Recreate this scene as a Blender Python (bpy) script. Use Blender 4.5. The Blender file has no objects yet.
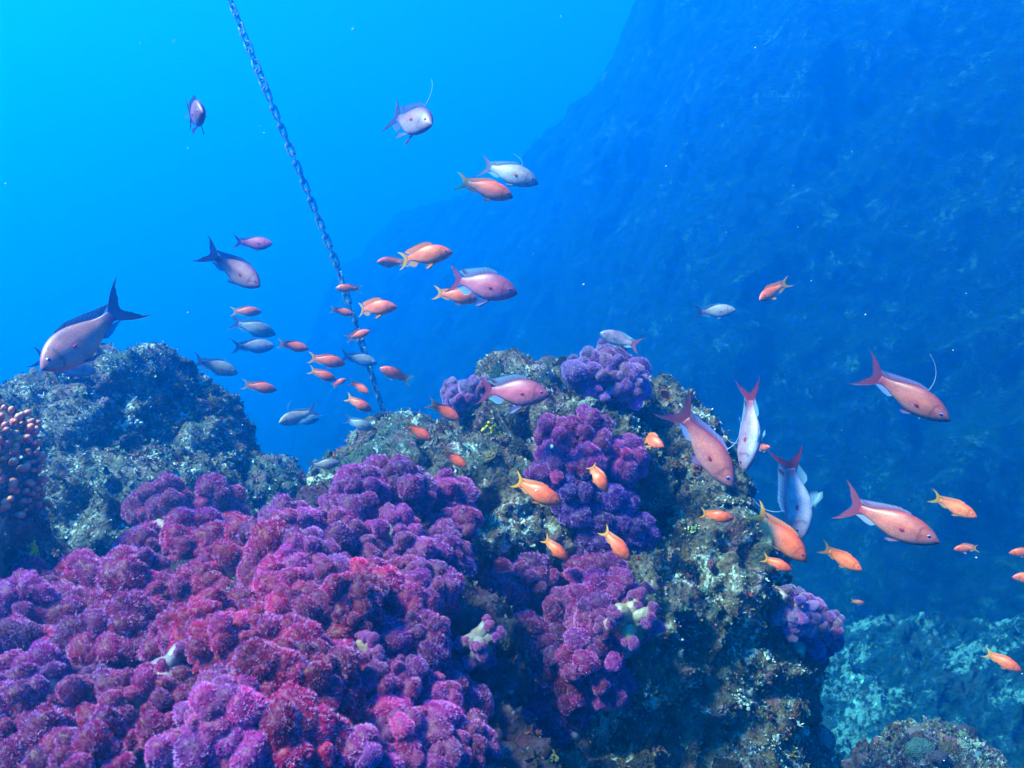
import bpy, math, random
import numpy as np
from mathutils import Vector, Matrix
from mathutils.bvhtree import BVHTree

random.seed(7)
rng = np.random.default_rng(7)
scn = bpy.context.scene
col = scn.collection
R = math.radians

# ------------------------------------------------------------------ camera
W, H = 1024, 768
FPX = 852.0
CAM = Vector((0, 0, 0))
PITCH = R(-8)
cd = bpy.data.cameras.new('camera')
cd.lens = 36 * FPX / W
cd.sensor_width = 36
cd.clip_start = 0.02
cd.clip_end = 300
cam = bpy.data.objects.new('camera', cd)
col.objects.link(cam)
cam.location = CAM
cam.rotation_euler = (math.pi / 2 + PITCH, 0, 0)
scn.camera = cam
FWD = Vector((0, math.cos(PITCH), math.sin(PITCH)))
UP = Vector((0, -math.sin(PITCH), math.cos(PITCH)))
RIGHT = Vector((1, 0, 0))
cd.dof.use_dof = True
cd.dof.focus_distance = 1.35
cd.dof.aperture_fstop = 14

# ------------------------------------------------------------------ world, sun, exposure
SUN_EL, SUN_AZ = R(54), R(253)       # azimuth clockwise from +Y: to the left, a little behind the camera
w = bpy.data.worlds.new('World')
scn.world = w
w.use_nodes = True
nt = w.node_tree
bg = nt.nodes['Background']
sky = nt.nodes.new('ShaderNodeTexSky')
sky.sky_type = 'NISHITA'
sky.sun_disc = False
sky.sun_elevation = SUN_EL
sky.sun_rotation = SUN_AZ
wm = nt.nodes.new('ShaderNodeMix')
wm.data_type = 'RGBA'
wm.blend_type = 'MULTIPLY'
wm.inputs[0].default_value = 1
wm.inputs[7].default_value = (0.08, 0.36, 1.0, 1)      # daylight filtered by the sea above
nt.links.new(sky.outputs[0], wm.inputs[6])
nt.links.new(wm.outputs[2], bg.inputs[0])
bg.inputs[1].default_value = 0.06

sd = bpy.data.lights.new('sun', 'SUN')
sd.energy = 5.0
sd.angle = R(10)
sd.color = (1.0, 0.88, 0.78)
sun = bpy.data.objects.new('sun', sd)
col.objects.link(sun)
sdir = Vector((math.sin(SUN_AZ) * math.cos(SUN_EL), math.cos(SUN_AZ) * math.cos(SUN_EL), math.sin(SUN_EL)))
sun.rotation_euler = sdir.to_track_quat('Z', 'Y').to_euler()

vs = scn.view_settings
vs.view_transform = 'Standard'
vs.look = 'None'
vs.exposure = 3.1
vs.gamma = 1
vs.use_curve_mapping = False
cy = scn.cycles
cy.use_denoising = True
try:
    cy.denoiser = 'OPENIMAGEDENOISE'
except Exception:
    pass
cy.max_bounces = 6
cy.diffuse_bounces = 2
cy.glossy_bounces = 2
cy.transmission_bounces = 2
cy.volume_bounces = 3
cy.transparent_max_bounces = 8
cy.caustics_reflective = False
cy.caustics_refractive = False
cy.sample_clamp_indirect = 4


# ------------------------------------------------------------------ helpers
def tag(o, label=None, cat=None, group=None, kind=None):
    if label: o['label'] = label
    if cat: o['category'] = cat
    if group: o['group'] = group
    if kind: o['kind'] = kind
    return o


def empty(name, loc):
    o = bpy.data.objects.new(name, None)
    o.empty_display_size = 0.02
    o.location = loc
    col.objects.link(o)
    return o


def ray_dir(px, py):
    return (FWD + RIGHT * ((px - W / 2) / FPX) - UP * ((py - H / 2) / FPX))   # depth-normalised


def at(px, py, d):
    return CAM + ray_dir(px, py) * d


def mesh_np(name, V, F, mat=None, smooth=True, attrs=None):
    """V (n,3) array, F either (m,k) array or list of arrays with different k"""
    me = bpy.data.meshes.new(name)
    Fs = F if isinstance(F, list) else [F]
    Fs = [np.asarray(f, dtype=np.int32) for f in Fs if len(f)]
    V = np.asarray(V, dtype=np.float32)
    me.vertices.add(len(V))
    me.vertices.foreach_set('co', V.ravel())
    loops = np.concatenate([f.ravel() for f in Fs])
    totals = np.concatenate([np.full(len(f), f.shape[1], dtype=np.int32) for f in Fs])
    starts = np.concatenate([[0], np.cumsum(totals)[:-1]]).astype(np.int32)
    me.loops.add(len(loops))
    me.loops.foreach_set('vertex_index', loops)
    me.polygons.add(len(totals))
    me.polygons.foreach_set('loop_start', starts)
    me.polygons.foreach_set('loop_total', totals)
    me.update(calc_edges=True)
    me.validate()
    if smooth:
        me.polygons.foreach_set('use_smooth', np.ones(len(me.polygons), dtype=bool))
    for k, a in (attrs or {}).items():
        a = np.asarray(a, dtype=np.float32)
        if a.ndim == 2:
            at_ = me.color_attributes.new(k, 'FLOAT_COLOR', 'POINT')
            if a.shape[1] == 3:
                a = np.concatenate([a, np.ones((len(a), 1), dtype=np.float32)], 1)
            at_.data.foreach_set('color', a.ravel())
        else:
            at_ = me.attributes.new(k, 'FLOAT', 'POINT')
            at_.data.foreach_set('value', a)
    if mat: me.materials.append(mat)
    return me


def link(name, me, parent=None, loc=None):
    o = bpy.data.objects.new(name, me)
    col.objects.link(o)
    if parent: o.parent = parent
    if loc is not None: o.location = loc
    return o


# vectorised gradient noise
_perm = rng.permutation(256).astype(np.int64)
_perm = np.concatenate([_perm, _perm, _perm])
_g = rng.normal(size=(256, 3))
_g /= np.linalg.norm(_g, axis=1)[:, None]


def perlin(P):
    P = np.asarray(P, dtype=np.float64)
    I = np.floor(P).astype(np.int64)
    f = P - I
    u = f * f * f * (f * (f * 6 - 15) + 10)
    I &= 255
    out = 0
    for dx in (0, 1):
        for dy in (0, 1):
            for dz in (0, 1):
                h = _perm[_perm[_perm[(I[:, 0] + dx) & 255] + ((I[:, 1] + dy) & 255)] + ((I[:, 2] + dz) & 255)]
                g = _g[h]
                d = g[:, 0] * (f[:, 0] - dx) + g[:, 1] * (f[:, 1] - dy) + g[:, 2] * (f[:, 2] - dz)
                wx = u[:, 0] if dx else 1 - u[:, 0]
                wy = u[:, 1] if dy else 1 - u[:, 1]
                wz = u[:, 2] if dz else 1 - u[:, 2]
                out = out + d * wx * wy * wz
    return out * 1.6


def fbm(P, oct=4, lac=2.1, gain=0.5, ridged=False):
    a, s, t = 1.0, 0.0, 0.0
    P = np.array(P, dtype=np.float64)
    for i in range(oct):
        n = perlin(P + i * 17.3)
        if ridged: n = 1 - 2 * np.abs(n)
        s = s + a * n
        t += a
        a *= gain
        P = P * lac
    return s / t


def ico(sub):
    import bmesh
    bm = bmesh.new()
    bmesh.ops.create_icosphere(bm, subdivisions=sub, radius=1)
    V = np.array([v.co[:] for v in bm.verts])
    F = np.array([[v.index for v in f.verts] for f in bm.faces])
    bm.free()
    return V, F


ICO = {s: ico(s) for s in (1, 2, 3, 4)}


# ------------------------------------------------------------------ materials
def new_mat(name):
    m = bpy.data.materials.new(name)
    m.use_nodes = True
    return m, m.node_tree, m.node_tree.nodes['Principled BSDF']


def N(nt, typ, **kw):
    n = nt.nodes.new(typ)
    for k, v in kw.items():
        setattr(n, k, v)
    return n


def ramp(nt, fac, stops, interp='LINEAR'):
    r = nt.nodes.new('ShaderNodeValToRGB')
    r.color_ramp.interpolation = interp
    e = r.color_ramp.elements
    while len(e) > 1: e.remove(e[-1])
    e[0].position = stops[0][0]
    e[0].color = (*stops[0][1], 1)
    for p, c in stops[1:]:
        x = e.new(p)
        x.color = (*c, 1)
    nt.links.new(fac, r.inputs[0])
    return r.outputs[0]


def noise(nt, co, scale, detail=4, rough=0.55, dist=0.0):
    n = nt.nodes.new('ShaderNodeTexNoise')
    n.inputs['Scale'].default_value = scale
    n.inputs['Detail'].default_value = detail
    n.inputs['Roughness'].default_value = rough
    n.inputs['Distortion'].default_value = dist
    nt.links.new(co, n.inputs['Vector'])
    return n.outputs[0]


def mix(nt, fac, a, b, blend='MIX'):
    m = nt.nodes.new('ShaderNodeMix')
    m.data_type = 'RGBA'
    m.blend_type = blend
    for s, v in ((0, fac), (6, a), (7, b)):
        if isinstance(v, (int, float)):
            m.inputs[s].default_value = v
        elif isinstance(v, tuple):
            m.inputs[s].default_value = (*v, 1)
        else:
            nt.links.new(v, m.inputs[s])
    return m.outputs[2]


def rock_material(name, scale=1.0, dark=(0.012, 0.014, 0.018), mid=(0.110, 0.070, 0.052), pale=(0.48, 0.50, 0.48),
                  pink=(0.26, 0.07, 0.13), algae=(0.03, 0.07, 0.06), pale_amt=0.585, bump=0.9, gain=0.85):
    m, nt, b = new_mat(name)
    tc = N(nt, 'ShaderNodeTexCoord')
    co = tc.outputs['Object']
    n1 = noise(nt, co, 9 * scale, 6, 0.65, 0.4)
    n2 = noise(nt, co, 38 * scale, 8, 0.72, 0.3)
    n3 = noise(nt, co, 120 * scale, 5, 0.7)
    n4 = noise(nt, co, 5 * scale, 3, 0.5, 0.6)
    base = ramp(nt, n2, [(0.36, dark), (0.48, mid), (0.56, tuple(x * 1.5 for x in mid)), (0.68, tuple(x * 0.8 for x in pale))])
    m1 = ramp(nt, n1, [(0.50, (0, 0, 0)), (0.60, (1, 1, 1))])
    c = mix(nt, m1, base, mix(nt, 0.75, base, algae))
    n5 = noise(nt, co, 14 * scale, 5, 0.7, 1.0)
    mp = ramp(nt, n5, [(0.54, (0, 0, 0)), (0.60, (0.8, 0.8, 0.8))])
    c = mix(nt, mp, c, mix(nt, 0.6, c, pink))
    # pale encrusting patches
    add = N(nt, 'ShaderNodeMath', operation='MULTIPLY_ADD')
    nt.links.new(n3, add.inputs[0])
    add.inputs[1].default_value = 0.45
    n6 = noise(nt, co, 11 * scale, 7, 0.75, 0.2)
    nt.links.new(n6, add.inputs[2])
    mw = ramp(nt, add.outputs[0], [(pale_amt + 0.22, (0, 0, 0)), (pale_amt + 0.27, (1, 1, 1))])
    c = mix(nt, mw, c, pale)
    # fine speckle of tiny organisms
    v = N(nt, 'ShaderNodeTexVoronoi')
    v.inputs['Scale'].default_value = 170 * scale
    nt.links.new(co, v.inputs['Vector'])
    sp = ramp(nt, v.outputs['Color'], [(0.0, (0.45, 0.45, 0.45)), (0.5, (1, 1, 1)), (0.85, (1.0, 1.0, 1.0)), (0.93, (2.4, 2.4, 2.3))])
    c = mix(nt, 0.85, c, sp, 'MULTIPLY')
    c = mix(nt, 1.0, c, (gain, gain, gain), 'MULTIPLY')
    nt.links.new(c, b.inputs['Base Color'])
    b.inputs['Roughness'].default_value = 0.85
    b.inputs['Specular IOR Level'].default_value = 0.25
    h1 = N(nt, 'ShaderNodeMath', operation='MULTIPLY_ADD')
    nt.links.new(n3, h1.inputs[0]); h1.inputs[1].default_value = 0.35
    nt.links.new(n2, h1.inputs[2])
    h2 = N(nt, 'ShaderNodeMath', operation='MULTIPLY_ADD')
    nt.links.new(v.outputs['Distance'], h2.inputs[0]); h2.inputs[1].default_value = -0.25
    nt.links.new(h1.outputs[0], h2.inputs[2])
    bp = N(nt, 'ShaderNodeBump')
    bp.inputs['Strength'].default_value = bump
    bp.inputs['Distance'].default_value = 0.02 / scale
    nt.links.new(h2.outputs[0], bp.inputs['Height'])
    nt.links.new(bp.outputs[0], b.inputs['Normal'])
    return m


M_rock = rock_material('encrusted_rock')
M_rock_left = rock_material('encrusted_rock_blue', dark=(0.010, 0.018, 0.024), mid=(0.10, 0.075, 0.062), pale_amt=0.575, gain=0.9)
M_rock_front = rock_material('fouled_rock', dark=(0.006, 0.004, 0.010), mid=(0.05, 0.02, 0.045), pale=(0.22, 0.16, 0.20), pink=(0.12, 0.01, 0.06), algae=(0.02, 0.02, 0.03), pale_amt=0.66)
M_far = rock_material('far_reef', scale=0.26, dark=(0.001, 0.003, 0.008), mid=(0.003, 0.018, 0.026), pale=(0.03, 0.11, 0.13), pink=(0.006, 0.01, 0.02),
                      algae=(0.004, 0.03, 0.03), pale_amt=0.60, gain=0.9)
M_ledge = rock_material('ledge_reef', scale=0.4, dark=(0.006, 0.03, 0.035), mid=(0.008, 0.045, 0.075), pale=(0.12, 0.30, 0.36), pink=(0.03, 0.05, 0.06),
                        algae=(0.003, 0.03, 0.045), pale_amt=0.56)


def vcol_mat(name, rough=0.8, spec=0.2, trans=0.0, bump=None, sss=0.0, alpha=1.0, sheen=0.0):
    """vertex colour x object colour"""
    m, nt, b = new_mat(name)
    a = N(nt, 'ShaderNodeAttribute', attribute_name='Col')
    oi = N(nt, 'ShaderNodeObjectInfo')
    c = mix(nt, 1.0, a.outputs['Color'], oi.outputs['Color'], 'MULTIPLY')
    nt.links.new(c, b.inputs['Base Color'])
    b.inputs['Roughness'].default_value = rough
    b.inputs['Specular IOR Level'].default_value = spec
    if sss:
        b.inputs['Subsurface Weight'].default_value = sss
        b.inputs['Subsurface Radius'].default_value = (1, 0.5, 0.6)
        b.inputs['Subsurface Scale'].default_value = 0.004
    if sheen:
        b.inputs['Sheen Weight'].default_value = sheen
    if bump:
        tc = N(nt, 'ShaderNodeTexCoord')
        v = N(nt, 'ShaderNodeTexVoronoi')
        v.inputs['Scale'].default_value = bump[0]
        nt.links.new(tc.outputs['Object'], v.inputs['Vector'])
        bp = N(nt, 'ShaderNodeBump')
        bp.inputs['Strength'].default_value = bump[1]
        bp.inputs['Distance'].default_value = bump[2]
        nt.links.new(v.outputs['Distance'], bp.inputs['Height'])
        nt.links.new(bp.outputs[0], b.inputs['Normal'])
    out = nt.nodes['Material Output']
    sh = b.outputs[0]
    if trans:
        t = N(nt, 'ShaderNodeBsdfTranslucent')
        nt.links.new(c, t.inputs[0])
        ms = N(nt, 'ShaderNodeMixShader')
        ms.inputs[0].default_value = trans
        nt.links.new(sh, ms.inputs[1]); nt.links.new(t.outputs[0], ms.inputs[2])
        sh = ms.outputs[0]
    if alpha < 1:
        t = N(nt, 'ShaderNodeBsdfTransparent')
        ms = N(nt, 'ShaderNodeMixShader')
        ms.inputs[0].default_value = alpha
        nt.links.new(t.outputs[0], ms.inputs[1]); nt.links.new(sh, ms.inputs[2])
        sh = ms.outputs[0]
    nt.links.new(sh, out.inputs[0])
    return m


M_polyp = vcol_mat('soft_coral_polyps', 0.6, 0.35, trans=0.25)
_nt = M_polyp.node_tree
_ta = N(_nt, 'ShaderNodeAttribute', attribute_name='tip')
_mm = [n for n in _nt.nodes if n.bl_idname == 'ShaderNodeMix'][0]
_tos = [l.to_socket for l in _mm.outputs[2].links]
_m2 = mix(_nt, _ta.outputs['Fac'], _mm.outputs[2], (0.80, 0.42, 0.92))
for _t in _tos: _nt.links.new(_m2, _t)
M_stem = vcol_mat('soft_coral_stem', 0.45, 0.4, bump=(160, 0.5, 0.002))
M_growth = vcol_mat('reef_growth', 0.85, 0.2)
M_skin = vcol_mat('fish_skin', 0.45, 0.4, bump=(75, 0.10, 0.002))
M_finclear = vcol_mat('fish_fin_clear', 0.4, 0.3, trans=0.5, alpha=0.09)
_nt = M_skin.node_tree
_tc = N(_nt, 'ShaderNodeTexCoord')
_mm = [n for n in _nt.nodes if n.bl_idname == 'ShaderNodeMix'][0]
_tos = [l.to_socket for l in _mm.outputs[2].links]
_sc = N(_nt, 'ShaderNodeTexVoronoi')
_sc.inputs['Scale'].default_value = 62
_nt.links.new(_tc.outputs['Object'], _sc.inputs['Vector'])
_f1 = ramp(_nt, _sc.outputs['Distance'], [(0.0, (1.2, 1.2, 1.25)), (0.5, (0.72, 0.70, 0.78))])
_f2 = ramp(_nt, noise(_nt, _tc.outputs['Object'], 7, 4, 0.6), [(0.35, (0.66, 0.66, 0.80)), (0.65, (1.12, 1.10, 1.0))])
_m2 = mix(_nt, 1.0, mix(_nt, 1.0, _mm.outputs[2], _f1, 'MULTIPLY'), _f2, 'MULTIPLY')
for _t in _tos: _nt.links.new(_m2, _t)
M_fin = vcol_mat('fish_fin', 0.5, 0.3, trans=0.45, alpha=0.72)
M_finopaque = vcol_mat('fish_fin_dense', 0.5, 0.3, trans=0.3)
M_eye = vcol_mat('fish_eye', 0.12, 0.6)
M_knob = vcol_mat('coral_knob', 0.5, 0.4, trans=0.15)
M_sponge = vcol_mat('sponge', 0.8, 0.2, bump=(220, 0.8, 0.004))

for _m in (M_far, M_ledge):
    _m.node_tree.nodes['Principled BSDF'].inputs['Specular IOR Level'].default_value = 0.0

# chain metal
M_chain, nt, b = new_mat('weedy_chain_steel')
tc = N(nt, 'ShaderNodeTexCoord')
nn = noise(nt, tc.outputs['Object'], 60, 5, 0.7)
c = ramp(nt, nn, [(0.46, (0.006, 0.02, 0.05)), (0.58, (0.02, 0.07, 0.12)), (0.63, (0.2, 0.36, 0.34)), (0.68, (0.8, 0.85, 0.75))])
nt.links.new(c, b.inputs['Base Color'])
b.inputs['Roughness'].default_value = 0.5
b.inputs['Metallic'].default_value = 0.2
bp = N(nt, 'ShaderNodeBump')
bp.inputs['Distance'].default_value = 0.004
nt.links.new(nn, bp.inputs['Height'])
nt.links.new(bp.outputs[0], b.inputs['Normal'])

# ------------------------------------------------------------------ structure: seabed, far slope, ledge
Z0 = -3.0


def grid_faces(nu, nv):
    i = np.arange(nu - 1)[:, None] * nv + np.arange(nv - 1)[None, :]
    i = i.ravel()
    return np.stack([i, i + nv, i + nv + 1, i + 1], 1)


def seabed():
    n = 260
    x = np.linspace(-30, 30, n)
    y = np.linspace(-22, 38, n)
    X, Y = np.meshgrid(x, y, indexing='ij')
    P = np.stack([X.ravel(), Y.ravel(), np.zeros(n * n)], 1)
    z = Z0 - 0.25 + 0.35 * fbm(P * 0.35, 5)
    P[:, 2] = z
    return mesh_np('seabed', P, grid_faces(n, n)[:, ::-1] * 1, M_far)


tag(link('seabed', seabed()), kind='structure')


def sm(a, b, x):
    t = np.clip((x - a) / (b - a), 0, 1)
    return t * t * (3 - 2 * t)


def slope():
    nu, nv = 620, 420
    th = np.linspace(R(-24), R(52), nu)
    t = np.linspace(0, 1, nv)
    # crest elevation seen against azimuth (degrees): the ridge climbs to the right
    az = [-24, -18, -16, -14, -11.5, -8, -4, 0, 3, 6, 9, 12, 20, 31, 52]
    el = [-19, -18, -13, -6, -1.0, 2.5, 4.2, 6.2, 8.5, 13.0, 17, 19, 20, 21, 22]
    cr = [1.3 * q for q in (14.5, 14.5, 14.5, 14.2, 13.8, 13.0, 12.2, 11.4, 10.7, 10.0, 9.3, 8.5, 7.8, 7.4, 7.4)]
    r0 = [1.2 * q for q in (8, 8, 8, 8, 7.6, 7.2, 6.8, 6.4, 6.0, 5.6, 5.4, 5.2, 4.9, 4.6, 4.4)]
    d = np.degrees(th)
    EL, CR, R0 = (np.interp(d, az, q) for q in (el, cr, r0))
    # smooth
    k = np.ones(15) / 15
    EL = np.convolve(np.pad(EL, 7, 'edge'), k, 'valid')
    ZT = np.tan(np.radians(EL)) * CR
    T, TH = np.meshgrid(t, th)
    front = T < 0.8
    s = np.clip(T / 0.8, 0, 1)
    rr = R0[:, None] + (CR - R0)[:, None] * s
    zz = (Z0 - 0.2) + (ZT - Z0 + 0.2)[:, None] * (0.72 * s + 0.28 * np.sin(s * math.pi / 2))
    sb = np.clip((T - 0.8) / 0.2, 0, 1)
    rr = rr + sb * 5
    zz = zz - (ZT - Z0)[:, None] * 1.02 * sb ** 1.5
    X = rr * np.sin(TH)
    Y = rr * np.cos(TH)
    P = np.stack([X.ravel(), Y.ravel(), zz.ravel()], 1)
    n1 = fbm(P * 0.55, 4)
    n2 = fbm(P * 1.9 + 5, 5, ridged=True)
    n3 = fbm(P * 6.5 + 9, 4, ridged=True)
    n4 = np.clip(fbm(P * 0.9 + 40, 3), -0.1, 1)
    disp = 1.0 * n1 + 0.10 * n2 + 0.25 * n4 + 0.26 * fbm(P * 2.2 + 70, 5)
    # push towards the viewer and up
    dirn = np.stack([-X.ravel() / rr.ravel() * 0.75, -Y.ravel() / rr.ravel() * 0.75, np.full(X.size, 0.6)], 1)
    P += dirn * disp[:, None]
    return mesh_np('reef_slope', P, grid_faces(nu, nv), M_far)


tag(link('reef_slope', slope()), kind='structure')


def ledge():
    nu, nv = 420, 300
    th = np.linspace(R(8), R(50), nu)
    r = np.linspace(2.0, 5.2, nv)
    RR, TH = np.meshgrid(r, th)
    D = np.degrees(TH)
    crest = np.interp(D, [8, 14, 18, 21, 25, 29, 33, 50], [-3.2, -2.9, -2.0, -1.78, -1.70, -1.68, -1.60, -1.3])
    cr = 4.2
    front = sm(0.9, cr, RR)
    back = 1 - sm(cr, cr + 0.8, RR)
    zb = Z0 - 0.1
    zz = zb + (crest - zb) * np.minimum(0.30 + 0.70 * front, 1) * back
    X = RR * np.sin(TH)
    Y = RR * np.cos(TH)
    P = np.stack([X.ravel(), Y.ravel(), zz.ravel()], 1)
    disp = 0.16 * fbm(P * 1.3 + 3, 4) + 0.12 * fbm(P * 3.5 + 1, 5, ridged=True) + 0.045 * fbm(P * 13, 4, ridged=True)
    P[:, 2] += disp
    P[:, 1] -= disp * 0.5
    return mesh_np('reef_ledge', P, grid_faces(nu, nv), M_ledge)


tag(link('reef_ledge', ledge()), kind='structure')


# ------------------------------------------------------------------ boulders
def blob_rock(blobs, voxel, mat, name, amp=(0.045, 0.030, 0.012), freq=(6, 16, 46), seed=0.0, holes=0.05):
    Vs, Fs, o = [], [], 0
    bv, bf = ICO[4]
    for (px, py, d, rx, ry, rz) in blobs:       # rx, rz in pixels at that depth, ry (into the picture) in metres
        c = np.array(at(px, py, d))
        s = d / FPX
        q = bv * np.array([rx * s, ry, rz * s])
        Vs.append(q + c)
        Fs.append(bf + o)
        o += len(bv)
    me = mesh_np('tmp', np.concatenate(Vs), np.concatenate(Fs))
    ob = bpy.data.objects.new('tmp', me)
    col.objects.link(ob)
    md = ob.modifiers.new('r', 'REMESH')
    md.mode = 'VOXEL'
    md.voxel_size = voxel
    ms = ob.modifiers.new('s', 'SMOOTH')
    ms.iterations = 12
    ms.factor = 0.8
    dg = bpy.context.evaluated_depsgraph_get()
    ev = ob.evaluated_get(dg)
    out = bpy.data.meshes.new_from_object(ev)
    bpy.data.objects.remove(ob)
    n = len(out.vertices)
    V = np.empty(n * 3, dtype=np.float32); out.vertices.foreach_get('co', V); V = V.reshape(-1, 3).astype(float)
    Nn = np.empty(n * 3, dtype=np.float32); out.vertices.foreach_get('normal', Nn); Nn = Nn.reshape(-1, 3).astype(float)
    P = V + seed
    d1 = fbm(P * freq[0], 4)
    d2 = fbm(P * freq[1] + 7, 4, ridged=True)
    d3 = fbm(P * freq[2] + 3, 3, ridged=True)
    hole = np.clip(fbm(P * 13 + 31, 2) - 0.18, 0, 1) / 0.5
    disp = amp[0] * d1 * 1.6 + amp[1] * d2 + amp[2] * d3 - holes * np.clip(hole, 0, 1) * 1.5
    V += Nn * disp[:, None]
    out.vertices.foreach_set('co', V.astype(np.float32).ravel())
    out.update()
    out.materials.clear()
    out.materials.append(mat)
    out.polygons.foreach_set('use_smooth', np.ones(len(out.polygons), dtype=bool))
    out.name = name
    return out


central_blobs = [
    (560, 452, 1.62, 110, 0.24, 78), (510, 420, 1.66, 42, 0.12, 52), (610, 470, 1.6, 110, 0.2, 75),
    (440, 490, 1.55, 90, 0.2, 62), (380, 520, 1.5, 66, 0.17, 62), (470, 560, 1.5, 150, 0.22, 120),
    (690, 500, 1.55, 56, 0.16, 62), (700, 600, 1.5, 70, 0.22, 110), (735, 660, 1.5, 52, 0.2, 100),
    (712, 760, 1.5, 72, 0.26, 120), (620, 680, 1.42, 130, 0.22, 150), (560, 800, 1.4, 260, 0.3, 150),
    (700, 560, 1.42, 45, 0.1, 45), (720, 625, 1.40, 45, 0.1, 40), (700, 715, 1.36, 60, 0.12, 45),
    (640, 1000, 1.6, 300, 0.5, 220),
]
front_blobs = [
    (360, 600, 1.22, 95, 0.2, 90), (200, 660, 1.15, 190, 0.25, 105), (300, 700, 1.0, 200, 0.22, 110),
    (60, 720, 0.98, 190, 0.22, 90), (200, 800, 0.85, 330, 0.22, 110), (420, 740, 1.1, 90, 0.2, 120),
    (120, 640, 1.2, 160, 0.2, 70), (250, 1100, 1.05, 420, 0.4, 330), (20, 900, 0.85, 230, 0.25, 160),
]
left_blobs = [
    (128, 436, 1.95, 66, 0.26, 80), (50, 470, 1.9, 95, 0.25, 80), (178, 438, 2.0, 42, 0.18, 52),
    (215, 510, 1.9, 78, 0.22, 48), (130, 520, 1.8, 130, 0.25, 80), (30, 560, 1.7, 90, 0.25, 90),
    (206, 464, 1.95, 30, 0.2, 42), (240, 502, 1.92, 32, 0.2, 30), (150, 700, 1.9, 190, 0.35, 200), (0, 700, 1.8, 120, 0.3, 200),
]
edge_blobs = [(-4, 474, 1.12, 30, 0.06, 58), (-32, 470, 1.15, 50, 0.1, 80), (-30, 560, 1.12, 60, 0.12, 80), (-40, 720, 1.2, 90, 0.2, 180)]
corner_blobs = [(925, 784, 2.1, 48, 0.13, 44), (890, 800, 2.1, 40, 0.13, 50), (965, 805, 2.1, 50, 0.15, 50)]

rocks = {}


def add_rock(name, blobs, voxel, mat, label, part='boulder', **kw):
    me = blob_rock(blobs, voxel, mat, name, **kw)
    o = link(name, me)
    tag(o, label, 'rock')
    rocks[label] = (o, BVHTree.FromPolygons([v.co[:] for v in me.vertices], [p.vertices[:] for p in me.polygons]))
    return o


r_c = add_rock('reef_boulder', central_blobs, 0.0065, M_rock, 'large central rock crusted with growth, purple soft coral over its left face')
r_f = add_rock('coral_mound', front_blobs, 0.008, M_rock_front, 'low foreground mound of rock almost hidden under magenta soft coral')
r_l = add_rock('reef_boulder', left_blobs, 0.009, M_rock_left, 'rounded dark boulder with white patches at the left behind the soft coral', seed=2.3, amp=(0.04, 0.034, 0.015), freq=(5, 13, 36), holes=0.06)
r_e = add_rock('rock_outcrop', edge_blobs, 0.007, M_rock, 'narrow dark outcrop at the left edge carrying pink bead coral', seed=9.0, amp=(0.015, 0.01, 0.004))
M_rock_pink = rock_material('pinkish_rock', mid=(0.16, 0.07, 0.06), pink=(0.35, 0.11, 0.09), pale=(0.5, 0.36, 0.36))
r_k = add_rock('small_boulder', corner_blobs, 0.010, M_rock_pink, 'small pinkish boulder low in the right corner on the teal ledge', seed=13.0)


def cast(px, py, which=None):
    d = ray_dir(px, py)
    L = d.length
    dn = d / L
    best = None
    for k, (o, bvh) in rocks.items():
        if which is not None and o not in which: continue
        h = bvh.ray_cast(CAM, dn)
        if h[0] is not None and (best is None or h[3] < best[3]):
            best = (h[0], h[1], o, h[3])
    if best is None: return None
    return best[0], best[1], best[2], best[3] / L     # point, normal, rock, depth


# ------------------------------------------------------------------ encrusting growth: tufts, crusts, turf on each rock
PAL = np.array([
    (0.70, 0.72, 0.66), (0.45, 0.42, 0.36), (0.35, 0.16, 0.20), (0.40, 0.12, 0.16), (0.10, 0.16, 0.12),
    (0.18, 0.26, 0.20), (0.28, 0.20, 0.10), (0.05, 0.06, 0.05), (0.50, 0.38, 0.44), (0.10, 0.22, 0.20), (0.30, 0.20, 0.08),
    (0.45, 0.06, 0.05)])


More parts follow.
